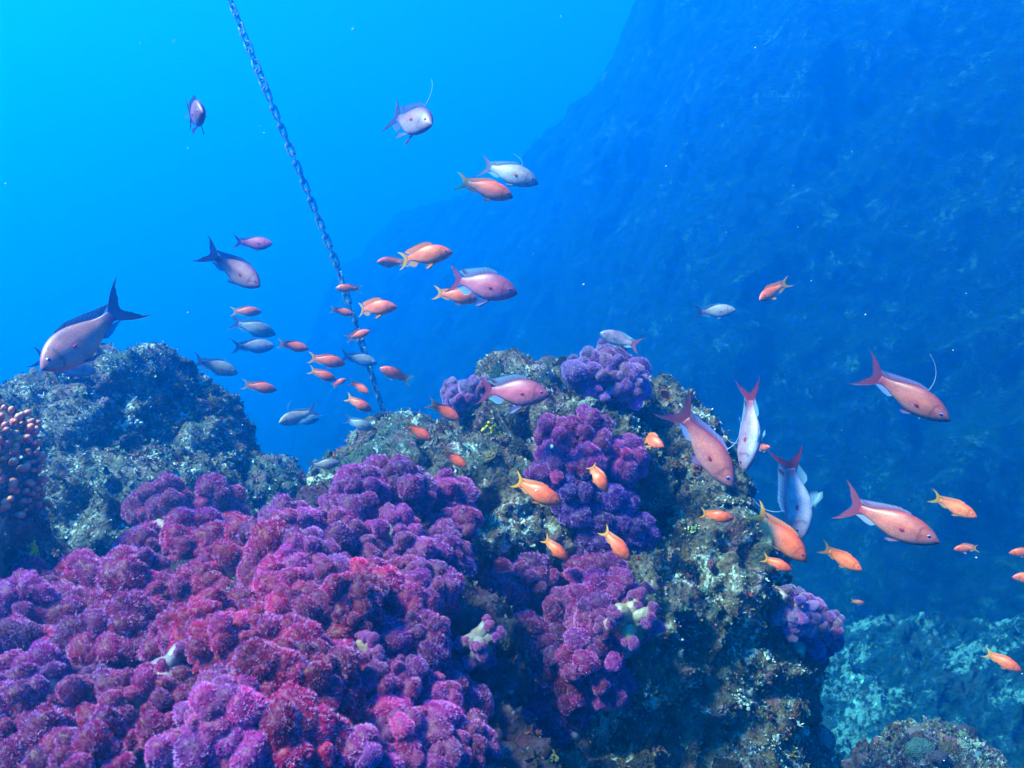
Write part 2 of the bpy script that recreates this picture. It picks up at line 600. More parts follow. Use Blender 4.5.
def growth(rock, name, n, size, w=None, seed=1, dim=0.62):
    g = np.random.default_rng(seed)
    me = rock.data
    nv = len(me.vertices)
    V = np.empty(nv * 3, dtype=np.float32); me.vertices.foreach_get('co', V); V = V.reshape(-1, 3)
    Nn = np.empty(nv * 3, dtype=np.float32); me.vertices.foreach_get('normal', Nn); Nn = Nn.reshape(-1, 3)
    # favour faces one could see from around the camera
    vd = -V / np.linalg.norm(V, axis=1)[:, None]
    ok = np.where(((Nn * vd).sum(1) > -0.35) & (V[:, 2] > -1.2))[0]
    dens = fbm(V[ok] * 8 + 50, 3)
    p = np.clip(0.5 + dens, 0.05, None); p /= p.sum()
    idx = g.choice(ok, n, p=p)
    # element: a small crumpled leafy tuft made of k little flaps
    k = 5
    P0 = V[idx].astype(float) + g.normal(0, 0.002, (n, 3))
    nor = Nn[idx].astype(float)
    wts = np.array(w if w is not None else [0.7, 1.8, 1.8, 1.2, 3.0, 2, 2.2, 5, 1.2, 2, 0.12, 0.5]); wts = wts / wts.sum()
    clus = (fbm(P0 * 16 + 80, 2) + 0.6) * 1.1
    pick = g.choice(len(PAL), n, p=wts)
    # neighbours share a colour: quantised noise chooses the palette shift
    pick2 = (np.floor(np.clip(clus, 0, 0.999) * len(PAL))).astype(int)
    use = g.random(n) < 0.45
    pick = np.where(use, pick2, pick)
    pale = fbm(P0 * 12 + 120, 4) > 0.20
    pick = np.where(pale & (g.random(n) < 0.75), 0, pick)
    cols = PAL[pick] * g.uniform(0.35, 1.05, (n, 1)) * dim
    s = size * g.lognormal(0, 0.45, n)
    Vs, Cs = [], []
    for j in range(k):
        d = nor * g.uniform(0.2, 1.0, (n, 1)) + g.normal(0, 0.75, (n, 3))
        d /= np.linalg.norm(d, axis=1)[:, None]
        sd_ = np.cross(d, g.normal(0, 1, (n, 3))); sd_ /= np.linalg.norm(sd_, axis=1)[:, None]
        L = (s * g.uniform(0.6, 1.4, n))[:, None]
        wd = L * g.uniform(0.25, 0.55, (n, 1))
        th = np.cross(d, sd_) * L * 0.18
        a = P0 - sd_ * wd * 0.5
        b_ = P0 + sd_ * wd * 0.5
        c1 = P0 + d * L * 0.7 + sd_ * wd * 0.7 + th
        c2 = P0 + d * L - sd_ * wd * 0.3 + th
        Vs.append(np.stack([a, b_, c1, c2], 1))
        cc = np.repeat(cols[:, None, :], 4, 1)
        Cs.append(cc)
    Vv = np.concatenate(Vs).reshape(-1, 3)
    Cc = np.concatenate(Cs).reshape(-1, 3)
    F = np.arange(len(Vv)).reshape(-1, 4)
    o = link(name, mesh_np(name, Vv, F, M_growth, smooth=False, attrs={'Col': Cc}), rock)
    o['kind'] = 'stuff'
    return o


def lumps(rock, n, size, seed, dim=0.5):
    g = np.random.default_rng(seed)
    me = rock.data
    nv = len(me.vertices)
    V = np.empty(nv * 3, dtype=np.float32); me.vertices.foreach_get('co', V); V = V.reshape(-1, 3).astype(float)
    Nn = np.empty(nv * 3, dtype=np.float32); me.vertices.foreach_get('normal', Nn); Nn = Nn.reshape(-1, 3).astype(float)
    vd = -V / np.linalg.norm(V, axis=1)[:, None]
    ok = np.where(((Nn * vd).sum(1) > -0.3) & (V[:, 2] > -1.2))[0]
    idx = g.choice(ok, n)
    pal = np.array([(0.42, 0.40, 0.38), (0.16, 0.07, 0.05), (0.30, 0.09, 0.14), (0.05, 0.10, 0.08), (0.12, 0.08, 0.12), (0.20, 0.13, 0.05),
                    (0.03, 0.03, 0.04), (0.10, 0.16, 0.15), (0.34, 0.22, 0.28)])
    Vs, Fs, Cs, o = [], [], [], 0
    bv, bf = ICO[3]
    for q, i in enumerate(idx):
        p, nn = V[i], Nn[i]
        sz = size * min(1.6, g.lognormal(-0.1, 0.45))
        sc3 = np.array([1, 1, 1]) * sz * g.uniform(0.6, 1.3, 3)
        D = bv * (1 + 0.38 * perlin(bv * 2.2 + q * 7.7) + 0.18 * perlin(bv * 5.5 + q * 3.1))[:, None]
        W = D * sc3
        W = W - nn[None] * (W @ nn)[:, None] * 0.45
        Vs.append(W + p - nn * sz * 0.2)
        Fs.append(bf + o); o += len(bv)
        c = pal[g.integers(len(pal))] * g.uniform(0.5, 1.1) * dim
        Cs.append(c[None] * (1 + 0.5 * perlin(bv * 4 + q))[:, None])
    ob = link('encrusting_clumps', mesh_np('encrusting_clumps', np.concatenate(Vs), np.concatenate(Fs), M_lump, attrs={'Col': np.clip(np.concatenate(Cs), 0, 1)}), rock)
    ob['kind'] = 'stuff'


M_lump = vcol_mat('encrusting_clump', 0.85, 0.2, bump=(260, 1.0, 0.006))
lumps(r_c, 420, 0.013, 21)
lumps(r_l, 260, 0.018, 22, 0.38)
lumps(r_f, 120, 0.012, 23, 0.22)
lumps(r_k, 50, 0.02, 24)
growth(r_c, 'encrusting_turf', 80000, 0.0024, seed=1)
growth(r_f, 'encrusting_turf', 45000, 0.0028, seed=2, dim=0.25, w=[0.3, 0.5, 3, 3, 1, 1, 1, 5, 3, 0.5, 0.1, 2])
growth(r_l, 'encrusting_turf', 60000, 0.0030, seed=3, w=[1.0, 1.8, 0.9, 0.6, 3.2, 2.6, 1.6, 5, 1.0, 2.6, 0.15, 0.2])
growth(r_e, 'encrusting_turf', 9000, 0.002, seed=4)
growth(r_k, 'encrusting_turf', 14000, 0.0034, seed=5, w=[2, 2, 3, 2, 1, 1, 3, 1, 4, 1, 0.5, 0.5])


# ------------------------------------------------------------------ soft corals
def lobe_variant(seed):
    """one cauliflower head: lumpy core covered in eight-armed polyps; unit radius"""
    g = np.random.default_rng(seed)
    V, F = ICO[3]
    nb = g.integers(8, 13)
    bd = g.normal(size=(nb, 3)); bd /= np.linalg.norm(bd, axis=1)[:, None]

    def rad(D):
        s = 0.74 + 0.05 * perlin(D * 3 + seed)
        lump = np.max(np.exp(-((1 - D @ bd.T) / 0.10)), axis=1)
        return s + 0.26 * lump

    r = rad(V)
    core = V * r[:, None]
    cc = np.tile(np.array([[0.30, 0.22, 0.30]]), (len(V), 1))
    npol = 430
    i = np.arange(npol) + 0.5
    ph = np.arccos(1 - 2 * i / npol); tt = math.pi * (1 + 5 ** 0.5) * i
    D = np.stack([np.cos(tt) * np.sin(ph), np.sin(tt) * np.sin(ph), np.cos(ph)], 1) + g.normal(0, 0.035, (npol, 3))
    D /= np.linalg.norm(D, axis=1)[:, None]
    base = D * (rad(D) - 0.03)[:, None]
    ax = D + g.normal(0, 0.22, (npol, 3)); ax /= np.linalg.norm(ax, axis=1)[:, None]
    u = np.cross(ax, g.normal(size=(npol, 3))); u /= np.linalg.norm(u, axis=1)[:, None]
    v = np.cross(ax, u)
    h = g.uniform(0.10, 0.17, npol)[:, None]
    rw = g.uniform(0.07, 0.115, npol)[:, None]
    neck = base + ax * h * 0.65
    K = 6
    Vl, Cl, Fl, o = [core], [cc], [F], len(V)
    F2 = []
    tipc = g.uniform(0.0, 1.0, (npol, 1))
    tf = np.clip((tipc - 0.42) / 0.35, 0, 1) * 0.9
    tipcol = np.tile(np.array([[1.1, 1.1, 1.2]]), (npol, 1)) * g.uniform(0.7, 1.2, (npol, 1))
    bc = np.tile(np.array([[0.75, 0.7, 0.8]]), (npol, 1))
    Tl = [np.zeros(len(V))]
    for k in range(K):
        a0 = 2 * math.pi * k / K
        a1 = a0 + math.pi / K
        am = a0 + math.pi / K * 0.5
        p0 = base + (u * math.cos(a0 - .3) + v * math.sin(a0 - .3)) * rw * 0.5
        p1 = base + (u * math.cos(a1 + .3) + v * math.sin(a1 + .3)) * rw * 0.5
        tip = base + ax * h + (u * math.cos(am) + v * math.sin(am)) * rw * g.uniform(0.6, 1.3, (npol, 1))
        Vl.append(np.stack([p0, p1, tip], 1).reshape(-1, 3))
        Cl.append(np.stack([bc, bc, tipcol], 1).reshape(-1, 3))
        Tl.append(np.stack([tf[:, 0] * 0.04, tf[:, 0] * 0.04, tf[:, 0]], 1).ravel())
        F2.append(np.arange(npol * 3).reshape(-1, 3) + o)
        o += npol * 3
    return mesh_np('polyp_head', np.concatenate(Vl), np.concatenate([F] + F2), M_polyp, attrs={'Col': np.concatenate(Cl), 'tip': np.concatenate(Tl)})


LOBES = [lobe_variant(100 + i) for i in range(8)]
lobe_list = []      # (centre, radius) for clearance tests


def tube(pts, rads, seg=8):
    """tapered tube along points, closed ends; returns V,F list"""
    pts = [Vector(p) for p in pts]
    V, F = [], []
    up = Vector((0.3, 0.2, 0.93))
    for i, p in enumerate(pts):
        t = (pts[min(i + 1, len(pts) - 1)] - pts[max(i - 1, 0)]).normalized()
        a = t.cross(up)
        if a.length < 1e-3: a = t.cross(Vector((1, 0, 0)))
        a.normalize()
        b2 = t.cross(a)
        for k in range(seg):
            an = 2 * math.pi * k / seg
            V.append(p + (a * math.cos(an) + b2 * math.sin(an)) * rads[i])
    n = len(pts)
    for i in range(n - 1):
        for k in range(seg):
            k2 = (k + 1) % seg
            F.append((i * seg + k, i * seg + k2, (i + 1) * seg + k2, (i + 1) * seg + k))
    V.append(pts[0]); V.append(pts[-1])
    c0, c1 = n * seg, n * seg + 1
    T = []
    for k in range(seg):
        k2 = (k + 1) % seg
        T.append((c0, k2, k)); T.append((c1, (n - 1) * seg + k, (n - 1) * seg + k2))
    return [tuple(v) for v in V], F, T


class Geo:
    def __init__(s): s.V, s.Q, s.T, s.C = [], [], [], []

    def tube(s, pts, rads, seg=8, colr=(1, 1, 1), colfn=None):
        V, F, T = tube(pts, rads, seg)
        o = len(s.V)
        s.V += V
        s.Q += [tuple(i + o for i in f) for f in F]
        s.T += [tuple(i + o for i in f) for f in T]
        s.C += [colr] * len(V)

    def build(s, name, mat, parent=None):
        me = mesh_np(name, s.V, [np.array(s.Q).reshape(-1, 4), np.array(s.T).reshape(-1, 3)], mat, attrs={'Col': s.C})
        return link(name, me, parent)


MAG = (0.64, 0.004, 0.19)
CRIM = (0.76, 0.004, 0.15)
PUR = (0.52, 0.018, 0.27)
LIL = (0.50, 0.19, 0.48)
VIO = (0.17, 0.014, 0.30)
PINK = (0.68, 0.045, 0.32)

coral_specs = [
    ('round lilac soft coral crowning the top of the central rock', 'c', LIL, 11.5,
     [(602, 382, 26), (626, 388, 20), (582, 372, 18), (608, 364, 20), (636, 376, 14)], 0.5),
    ('small lilac soft coral on the left shoulder of the central rock', 'c', LIL, 8,
     [(462, 398, 16), (478, 388, 12), (452, 390, 8)], 0.5),
    ('purple soft coral draped below the lilac ball on the central rock', 'c', PUR, 14.5,
     [(585, 440, 26), (618, 462, 27), (556, 436, 18), (555, 475, 24), (585, 468, 24), (640, 470, 16)], 0.45),
    ('violet blue soft coral in the shaded hollow right of centre', 'c', VIO, 13,
     [(600, 515, 32), (632, 535, 22), (575, 500, 24), (595, 545, 24)], 0.4),
    ('purple soft coral with a bare cream stem showing above its right half', 'c', PUR, 14,
     [(585, 590, 30), (620, 596, 26), (608, 572, 20), (570, 615, 26), (600, 622, 26), (545, 610, 22)], 0.4),
    ('deep purple soft coral hanging lowest on the front of the central rock', 'c', PUR, 16,
     [(540, 660, 34), (592, 662, 36), (560, 705, 36), (610, 700, 28), (622, 645, 26), (575, 735, 24)], 0.4),
    ('small purple soft coral alone in the dark cleft between the two large masses', 'c', PUR, 15,
     [(505, 590, 26), (530, 580, 22), (492, 625, 22)], 0.4),
    ('purple soft coral highest on the left shoulder of the mound, under the bare pink crust', 'f', PUR, 15,
     [(400, 498, 34), (445, 500, 24), (355, 500, 28), (375, 480, 18)], 0.42),
    ('purple pink soft coral at the right rim of the foreground mound beside the dark cleft', 'f', PINK, 16,
     [(395, 550, 38), (440, 555, 28), (425, 590, 28), (455, 530, 20), (385, 525, 22)], 0.4),
    ('rosy soft coral on the ridge between the left boulder and the central rock', 'f', PINK, 16,
     [(330, 545, 34), (290, 530, 24), (320, 575, 28), (265, 535, 18), (300, 555, 22), (350, 520, 22)], 0.4),
    ('reddish soft coral with pale tips in the middle of the mound', 'f', CRIM, 17,
     [(345, 615, 38), (298, 610, 32), (370, 590, 26), (275, 590, 22), (330, 640, 26)], 0.4),
    ('soft coral with wide bare cream patches at the lower right of the mound', 'f', PUR, 15,
     [(420, 640, 28), (445, 690, 28), (400, 680, 24), (385, 640, 22), (435, 720, 24), (375, 690, 20)], 0.4),
    ('upright magenta soft coral standing tallest against the left boulder', 'f', MAG, 17,
     [(160, 515, 30), (215, 512, 24), (190, 545, 30), (235, 545, 22), (150, 555, 24)], 0.42),
    ('crimson soft coral directly in front of the tallest magenta one', 'f', CRIM, 19,
     [(230, 585, 38), (268, 565, 26), (200, 600, 28)], 0.4),
    ('dark magenta soft coral below the yellow sponge of the left boulder', 'f', MAG, 18,
     [(95, 590, 34), (135, 580, 28), (60, 605, 26), (165, 600, 26), (30, 590, 22)], 0.4),
    ('purple soft coral at the left edge below the pink bead coral', 'f', PUR, 19,
     [(25, 620, 36), (8, 650, 30)], 0.4),
    ('broad magenta soft coral left of the bright white bare stem', 'f', MAG, 20,
     [(110, 650, 40), (60, 660, 30), (150, 630, 28), (180, 640, 24), (75, 630, 26)], 0.4),
    ('crimson soft coral right of the bright white bare stem', 'f', CRIM, 20,
     [(235, 650, 38), (270, 680, 30), (205, 625, 24), (250, 620, 26), (290, 650, 24)], 0.4),
    ('purple soft coral low at the left edge with blue tipped polyps', 'f', PUR, 21,
     [(50, 715, 42), (10, 705, 30), (90, 700, 32), (30, 680, 28)], 0.4),
    ('magenta soft coral just below the bright white bare stem', 'f', MAG, 20,
     [(145, 710, 42), (110, 740, 30), (185, 700, 30), (150, 755, 34)], 0.4),
    ('speckled pink soft coral between the two crimson ones near the bottom', 'f', PINK, 20,
     [(220, 725, 40), (190, 755, 30), (250, 755, 34), (235, 695, 28)], 0.4),
    ('bright crimson soft coral at the bottom of the picture below the middle of the mound', 'f', CRIM, 20,
     [(310, 690, 38), (345, 720, 32), (290, 740, 32), (345, 680, 26), (315, 760, 30), (285, 660, 22)], 0.4),
    ('lilac pink soft coral at the bottom right foot of the mound', 'f', PINK, 18,
     [(395, 735, 34), (440, 745, 28), (365, 765, 26), (410, 765, 28)], 0.4),
    ('dark purple soft coral filling the bottom left corner', 'f', MAG, 23,
     [(20, 765, 44), (85, 775, 40)], 0.4),
    ('purple soft coral in the dip right of the white coral stump', 'c', PUR, 15,
     [(485, 655, 24), (500, 692, 28), (522, 722, 26), (470, 690, 20)], 0.4),
    ('rosy purple soft coral lowest beside the dark gap at the foot of the mound', 'f', PINK, 17,
     [(455, 715, 28), (430, 705, 26), (465, 750, 28), (440, 765, 26)], 0.4),
    ('magenta soft coral just left of the flat white coral stump', 'f', MAG, 15,
     [(405, 612, 26), (430, 600, 24), (400, 580, 22), (418, 640, 22)], 0.4),
    ('lilac soft coral jutting from the right flank of the central rock over blue water', 'c', LIL, 10,
     [(795, 612, 24), (812, 632, 28), (824, 658, 24), (786, 598, 18), (800, 655, 24), (818, 680, 15)], 0.5),
]


def soft_coral(spec, idx):
    label, which, colr, lpx, domes, lift = spec
    g = np.random.default_rng(500 + idx)
    rk = {'c': [r_c], 'f': [r_f, r_c, r_l]}[which]
    hits = []
    for (px, py, rp) in domes:
        h = cast(px, py, rk)
        if h is None:
            # the head overhangs the rock: look towards the picture middle for its foot
            for t in np.linspace(0.05, 1, 20):
                h = cast(px + (600 - px) * t * 0.8, py + (520 - py) * t * 0.3 + 30 * t, rk)
                if h: break
        p, n, ro, d = h
        hits.append((px, py, rp, p, n, d))
    p0 = hits[0][3]
    root = empty('soft_coral', p0)
    tag(root, label, 'coral', 'soft corals growing on the rocks')
    st = Geo()
    cream = (0.34, 0.19, 0.17)
    base_c = Vector(p0) - Vector(hits[0][4]) * 0.01
    cnt = 0
    placed = []
    for (px, py, rp, p, n, d) in hits:
        placed.append((at(px, py, d - rp * d / FPX * g.uniform(0.0, 0.75)), rp * d / FPX))
    for hi, (px, py, rp, p, n, d) in enumerate(hits):
        Rm = rp * d / FPX
        view = -ray_dir(px, py).normalized()
        nn = (n * 0.5 + view * 0.35 + Vector((0, 0, 0.5))).normalized()
        centre = placed[hi][0]
        dv_ = g.uniform(0.72, 1.2)
        foot = p - n * 0.012
        # trunk from the rock into the dome
        mid = foot.lerp(centre, 0.5) + Vector(g.normal(0, 0.004, 3))
        st.tube([foot, mid, centre], [Rm * 0.40, Rm * 0.32, Rm * 0.16], 12, cream)
        if (foot - base_c).length > 1e-4: st.tube([base_c, foot + (centre - foot) * 0.1], [Rm * 0.15, Rm * 0.2], 7, cream)
        lr = lpx * g.uniform(0.62, 0.84) * d / FPX
        nl = max(5, int(2.7 * (Rm / lr) ** 2 + 3))
        i = np.arange(nl * 2) + 0.5
        ph = np.arccos(1 - 2 * i / (nl * 2)); tt = math.pi * (1 + 5 ** 0.5) * i + g.uniform(0, 6)
        D = np.stack([np.cos(tt) * np.sin(ph), np.sin(tt) * np.sin(ph), np.cos(ph)], 1)
        D += g.normal(0, 0.12, D.shape)
        for dv in D:
            v = Vector(dv).normalized()
            if v.dot(nn) < -0.25 or v.dot(view) < -0.55: continue
            if g.random() < 0.06: continue
            if cnt > 96: break
            q = centre + v * Rm * (0.82 + g.uniform(-0.28, 0.20))
            if any(k2 != hi and (q - c2).length < R2 * 0.62 for k2, (c2, R2) in enumerate(placed)): continue
            rr = lr * min(1.6, max(0.5, g.lognormal(-0.02, 0.26)))
            o = bpy.data.objects.new('polyp_head', LOBES[int(g.integers(len(LOBES)))])
            col.objects.link(o)
            o.parent = root
            o.location = q - p0
            o.rotation_euler = tuple(g.uniform(0, 6.28, 3))
            sq = g.uniform(0.8, 1.15, 3)
            o.scale = tuple(rr * sq)
            hv = g.uniform(0.68, 1.2) * dv_ * 0.86
            o.color = (min(1, colr[0] * hv * g.uniform(0.8, 1.2)), colr[1] * hv * g.uniform(0.6, 1.6), min(1, colr[2] * hv * g.uniform(0.75, 1.25)), 1)
            lobe_list.append((q, rr))
            cnt += 1
            # branch out of the trunk
            b0 = centre - nn * Rm * 0.15
            st.tube([b0, b0.lerp(q, 0.6), q], [Rm * 0.2, Rm * 0.13, rr * 0.45], 7, cream)
    for k in range(len(st.V)):
        pass
    o = st.build('stem', M_stem, root)
    o.data.transform(Matrix.Translation(-p0))
    return root


for i, s in enumerate(coral_specs):
    soft_coral(s, i)


# bare pale stems that show between the heads
def bare_stem(px, py, rp, label, colr, idx):
    h = cast(px, py)
    p, n, ro, d = h
    g = np.random.default_rng(900 + idx)
    root = empty('soft_coral', p)
    tag(root, label, 'coral', 'soft corals growing on the rocks')
    st = Geo()
    s = rp * d / FPX
    tgt = at(px, py, d - 0.05)
    st.tube([p - n * 0.015, p.lerp(tgt, 0.5), tgt], [s * 0.75, s * 0.6, s * 0.42], 14, colr)
    for k in range(9):
        v = Vector(g.normal(0, 1, 3)); v.y = -abs(v.y) * 0.6; v.normalize()
        m1 = tgt + v * s * 0.5
        e = tgt + v * s * g.uniform(0.75, 1.05)
        st.tube([tgt - v * s * 0.1, m1, e], [s * 0.42, s * 0.33, s * 0.22], 10, colr)
        for q_ in range(3):
            o = bpy.data.objects.new('polyp_head', LOBES[int(g.integers(len(LOBES)))])
            col.objects.link(o); o.parent = root
            q = e + Vector(g.normal(0, 1, 3)).normalized() * s * 0.2
            o.location = q - p
            rr = s * g.uniform(0.18, 0.30)
            o.scale = (rr,) * 3
            o.rotation_euler = tuple(g.uniform(0, 6.28, 3))
            o.color = (0.48 * g.uniform(.8, 1.2), 0.06, 0.28 * g.uniform(.8, 1.2), 1)
    o = st.build('stem', M_stem, root)
    o.data.transform(Matrix.Translation(-p))


bare_stem(168, 672, 27, 'bright white bare coral stem in the middle of the magenta mass', (0.17, 0.11, 0.13), 1)
bare_stem(628, 620, 26, 'pale cream coral stem bare of polyps at the right of the hanging coral', (0.20, 0.13, 0.09), 2)
bare_stem(480, 640, 22, 'white bare coral stem left of the hanging deep purple coral', (0.15, 0.10, 0.09), 3)
bare_stem(372, 655, 22, 'dull cream coral stem bare of polyps beside the reddish coral', (0.2, 0.11, 0.09), 4)
bare_stem(432, 628, 18, 'flat white coral stump beside the dark cleft', (0.2, 0.15, 0.15), 5)
bare_stem(258, 532, 16, 'pale grey coral stem in the gap between left and middle corals', (0.15, 0.14, 0.17), 6)


# ------------------------------------------------------------------ pink bead coral on the left edge
def bead_coral():
    h = cast(14, 470, [r_e])
    p0 = h[0] if h else at(14, 470, 1.1)
    root = empty('bead_coral', p0)
    tag(root, 'pink bead coral with rounded knobs on the outcrop at the left edge', 'coral')
    g = np.random.default_rng(77)
    V, F = ICO[2]
    Vk = V * np.array([1, 1, 1.25])
    Vk[:, 2] = np.where(Vk[:, 2] < 0, Vk[:, 2] * 1.5, Vk[:, 2])
    Vk[:, :2] *= np.where(Vk[:, 2:3] < -0.6, 0.9, 1.0) * (1 + 0.10 * perlin(V * 2.2))[:, None]
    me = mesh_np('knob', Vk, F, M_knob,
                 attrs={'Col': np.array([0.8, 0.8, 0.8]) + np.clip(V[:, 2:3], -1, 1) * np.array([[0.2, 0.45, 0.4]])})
    cnt = 0
    st = Geo()
    pts = []
    for k in range(900):
        px, py = g.uniform(-10, 44), g.uniform(415, 516)
        hh = cast(px, py, [r_e])
        if not hh: continue
        p, n, ro, d = hh
        if any((p - q).length < 0.0088 for q in pts): continue
        pts.append(p)
        if cnt >= 95: break
        cnt += 1
        nn = (n + Vector((0.2, 0, 0.25)) + Vector(g.normal(0, 0.3, 3))).normalized()
        r = g.uniform(0.0026, 0.0054)
        e = p + nn * 0.010
        o = bpy.data.objects.new('knob', me)
        col.objects.link(o); o.parent = root
        o.location = e + nn * r * 0.5 - p0
        o.rotation_euler = nn.to_track_quat('Z', 'Y').to_euler()
        o.scale = (r, r, r)
        o.color = (0.80 * g.uniform(0.6, 1.2), 0.16 * g.uniform(0.7, 1.3), 0.11 * g.uniform(0.8, 1.2), 1)


bead_coral()


# ------------------------------------------------------------------ sponges
def sponge(px, py, rp, colr, label, seed, name='sponge'):
    h = cast(px, py)
    if not h: return
    p, n, ro, d = h
    g = np.random.default_rng(seed)
    s = rp * d / FPX
    Vs, Fs, o = [], [], 0
    V, F = ICO[3]
    a = n.orthogonal().normalized(); b2 = n.cross(a)
    for k in range(34):
        c = Vector((0, 0, 0)) + a * g.normal(0, 0.55) * s + b2 * g.normal(0, 0.5) * s
        hh = ro.data
        r = s * g.uniform(0.07, 0.22)
        q = V * (r * (1 + 0.25 * perlin(V * 2.5 + k * 3)))[:, None]
        Vs.append(q + np.array(c + n * r * 0.25)); Fs.append(F + o); o += len(V)
    Vv = np.concatenate(Vs)
    cc = np.array(colr) * (0.55 if min(colr) > 0.3 else 0.8) * (0.8 + 0.35 * perlin(Vv * 300))[:, None]
    ob = link(name, mesh_np(name, Vv, np.concatenate(Fs), M_sponge, attrs={'Col': np.clip(cc, 0, 1)}), None, p)
    tag(ob, label, 'sponge')


sponge(490, 432, 15, (0.62, 0.45, 0.03), 'mustard yellow sponge on the central rock below the large pink fish', 1)
sponge(34, 547, 9, (0.75, 0.62, 0.02), 'bright yellow sponge at the foot of the left boulder', 2)
sponge(693, 529, 4.5, (0.80, 0.80, 0.25), 'tiny pale yellow sponge on the right face of the central rock', 3)
sponge(128, 421, 11, (0.75, 0.82, 0.78), 'white crust sponge high on the left boulder', 4)
sponge(235, 456, 6, (0.75, 0.80, 0.78), 'small white sponge on the right end of the left boulder', 5)
sponge(745, 632, 13, (0.70, 0.75, 0.72), 'white crust sponge on the right flank of the central rock', 6)
sponge(738, 700, 10, (0.55, 0.62, 0.6), 'pale crust low on the right flank of the central rock', 9)
sponge(768, 655, 8, (0.6, 0.66, 0.62), 'little pale crust beside the coral jutting from the right flank', 10)
sponge(95, 398, 8, (0.6, 0.7, 0.7), 'small white crust nearest the crest of the left boulder', 11)
sponge(655, 612, 9, (0.40, 0.05, 0.05), 'dark red sponge on the shaded front of the central rock', 7)
sponge(700, 470, 9, (0.35, 0.06, 0.08), 'maroon sponge near the right shoulder of the central rock', 8)


# ------------------------------------------------------------------ fish
def bendx(P, k):
    P = np.array(P, dtype=float)
    x = P[:, 0]
    t = np.clip(0.12 - x, 0, None)
    t2 = np.clip(x - 0.12, 0, None)
    P[:, 1] += k * t * t * 1.6 + k * 0.8 * t2 * t2
    P[:, 0] += abs(k) * k * 0 + np.abs(k) * t * t * 0.35
    return P


def lerp3(a, b, t):
    return tuple(a[i] * (1 - t) + b[i] * t for i in range(3))


KINDS = {
    'male':   dict(top=(0.50, 0.070, 0.14), side=(0.95, 0.12, 0.17), belly=(0.90, 0.22, 0.26), head=(0.62, 0.10, 0.16),
                   tail=(0.60, 0.06, 0.13), tip=(0.42, 0.04, 0.14), dor=(0.42, 0.10, 0.26), dedge=(0.30, 0.55, 0.85),
                   pel=(0.45, 0.16, 0.5), anal=(0.5, 0.45, 0.75), depth=1.22, lyre=1.25, spine=1, spot=1),
    'dusk':   dict(top=(0.34, 0.070, 0.14), side=(0.78, 0.19, 0.17), belly=(0.76, 0.33, 0.28), head=(0.58, 0.11, 0.17),
                   tail=(0.14, 0.04, 0.16), tip=(0.05, 0.03, 0.16), dor=(0.10, 0.05, 0.20), dedge=(0.12, 0.18, 0.40),
                   pel=(0.16, 0.08, 0.32), anal=(0.2, 0.15, 0.4), depth=1.22, lyre=1.45, spine=1, spot=0.7),
    'red':    dict(top=(0.60, 0.06, 0.05), side=(0.90, 0.15, 0.09), belly=(0.84, 0.26, 0.20), head=(0.46, 0.13, 0.16),
                   tail=(0.62, 0.05, 0.07), tip=(0.45, 0.10, 0.20), dor=(0.62, 0.04, 0.09), dedge=(0.5, 0.45, 0.8),
                   pel=(0.6, 0.12, 0.3), anal=(0.65, 0.6, 0.8), depth=1.02, lyre=1.4, spine=0.6, spot=0.6),
    'pale':   dict(top=(0.42, 0.30, 0.30), side=(0.66, 0.42, 0.38), belly=(0.68, 0.58, 0.58), head=(0.40, 0.34, 0.42),
                   tail=(0.22, 0.18, 0.32), tip=(0.10, 0.10, 0.28), dor=(0.2, 0.2, 0.36), dedge=(0.30, 0.55, 0.8),
                   pel=(0.5, 0.45, 0.65), anal=(0.5, 0.6, 0.7), depth=1.12, lyre=1.15, spine=0.5, spot=0.7),
    'silver': dict(top=(0.50, 0.20, 0.32), side=(0.58, 0.30, 0.40), belly=(0.60, 0.48, 0.60), head=(0.34, 0.22, 0.38),
                   tail=(0.58, 0.07, 0.14), tip=(0.5, 0.06, 0.16), dor=(0.42, 0.25, 0.5), dedge=(0.45, 0.7, 0.95),
                   pel=(0.35, 0.6, 0.9), anal=(0.4, 0.6, 0.9), depth=1.15, lyre=1.3, spine=1, spot=1),
    'orange': dict(top=(0.90, 0.070, 0.012), side=(0.97, 0.115, 0.022), belly=(0.95, 0.20, 0.07), head=(0.90, 0.085, 0.04),
                   tail=(0.80, 0.14, 0.02), tip=(0.85, 0.42, 0.01), dor=(0.78, 0.09, 0.02), dedge=(0.70, 0.20, 0.10),
                   pel=(0.85, 0.28, 0.10), anal=(0.80, 0.35, 0.10), depth=1.10, lyre=1.0, spine=0, spot=0),
}


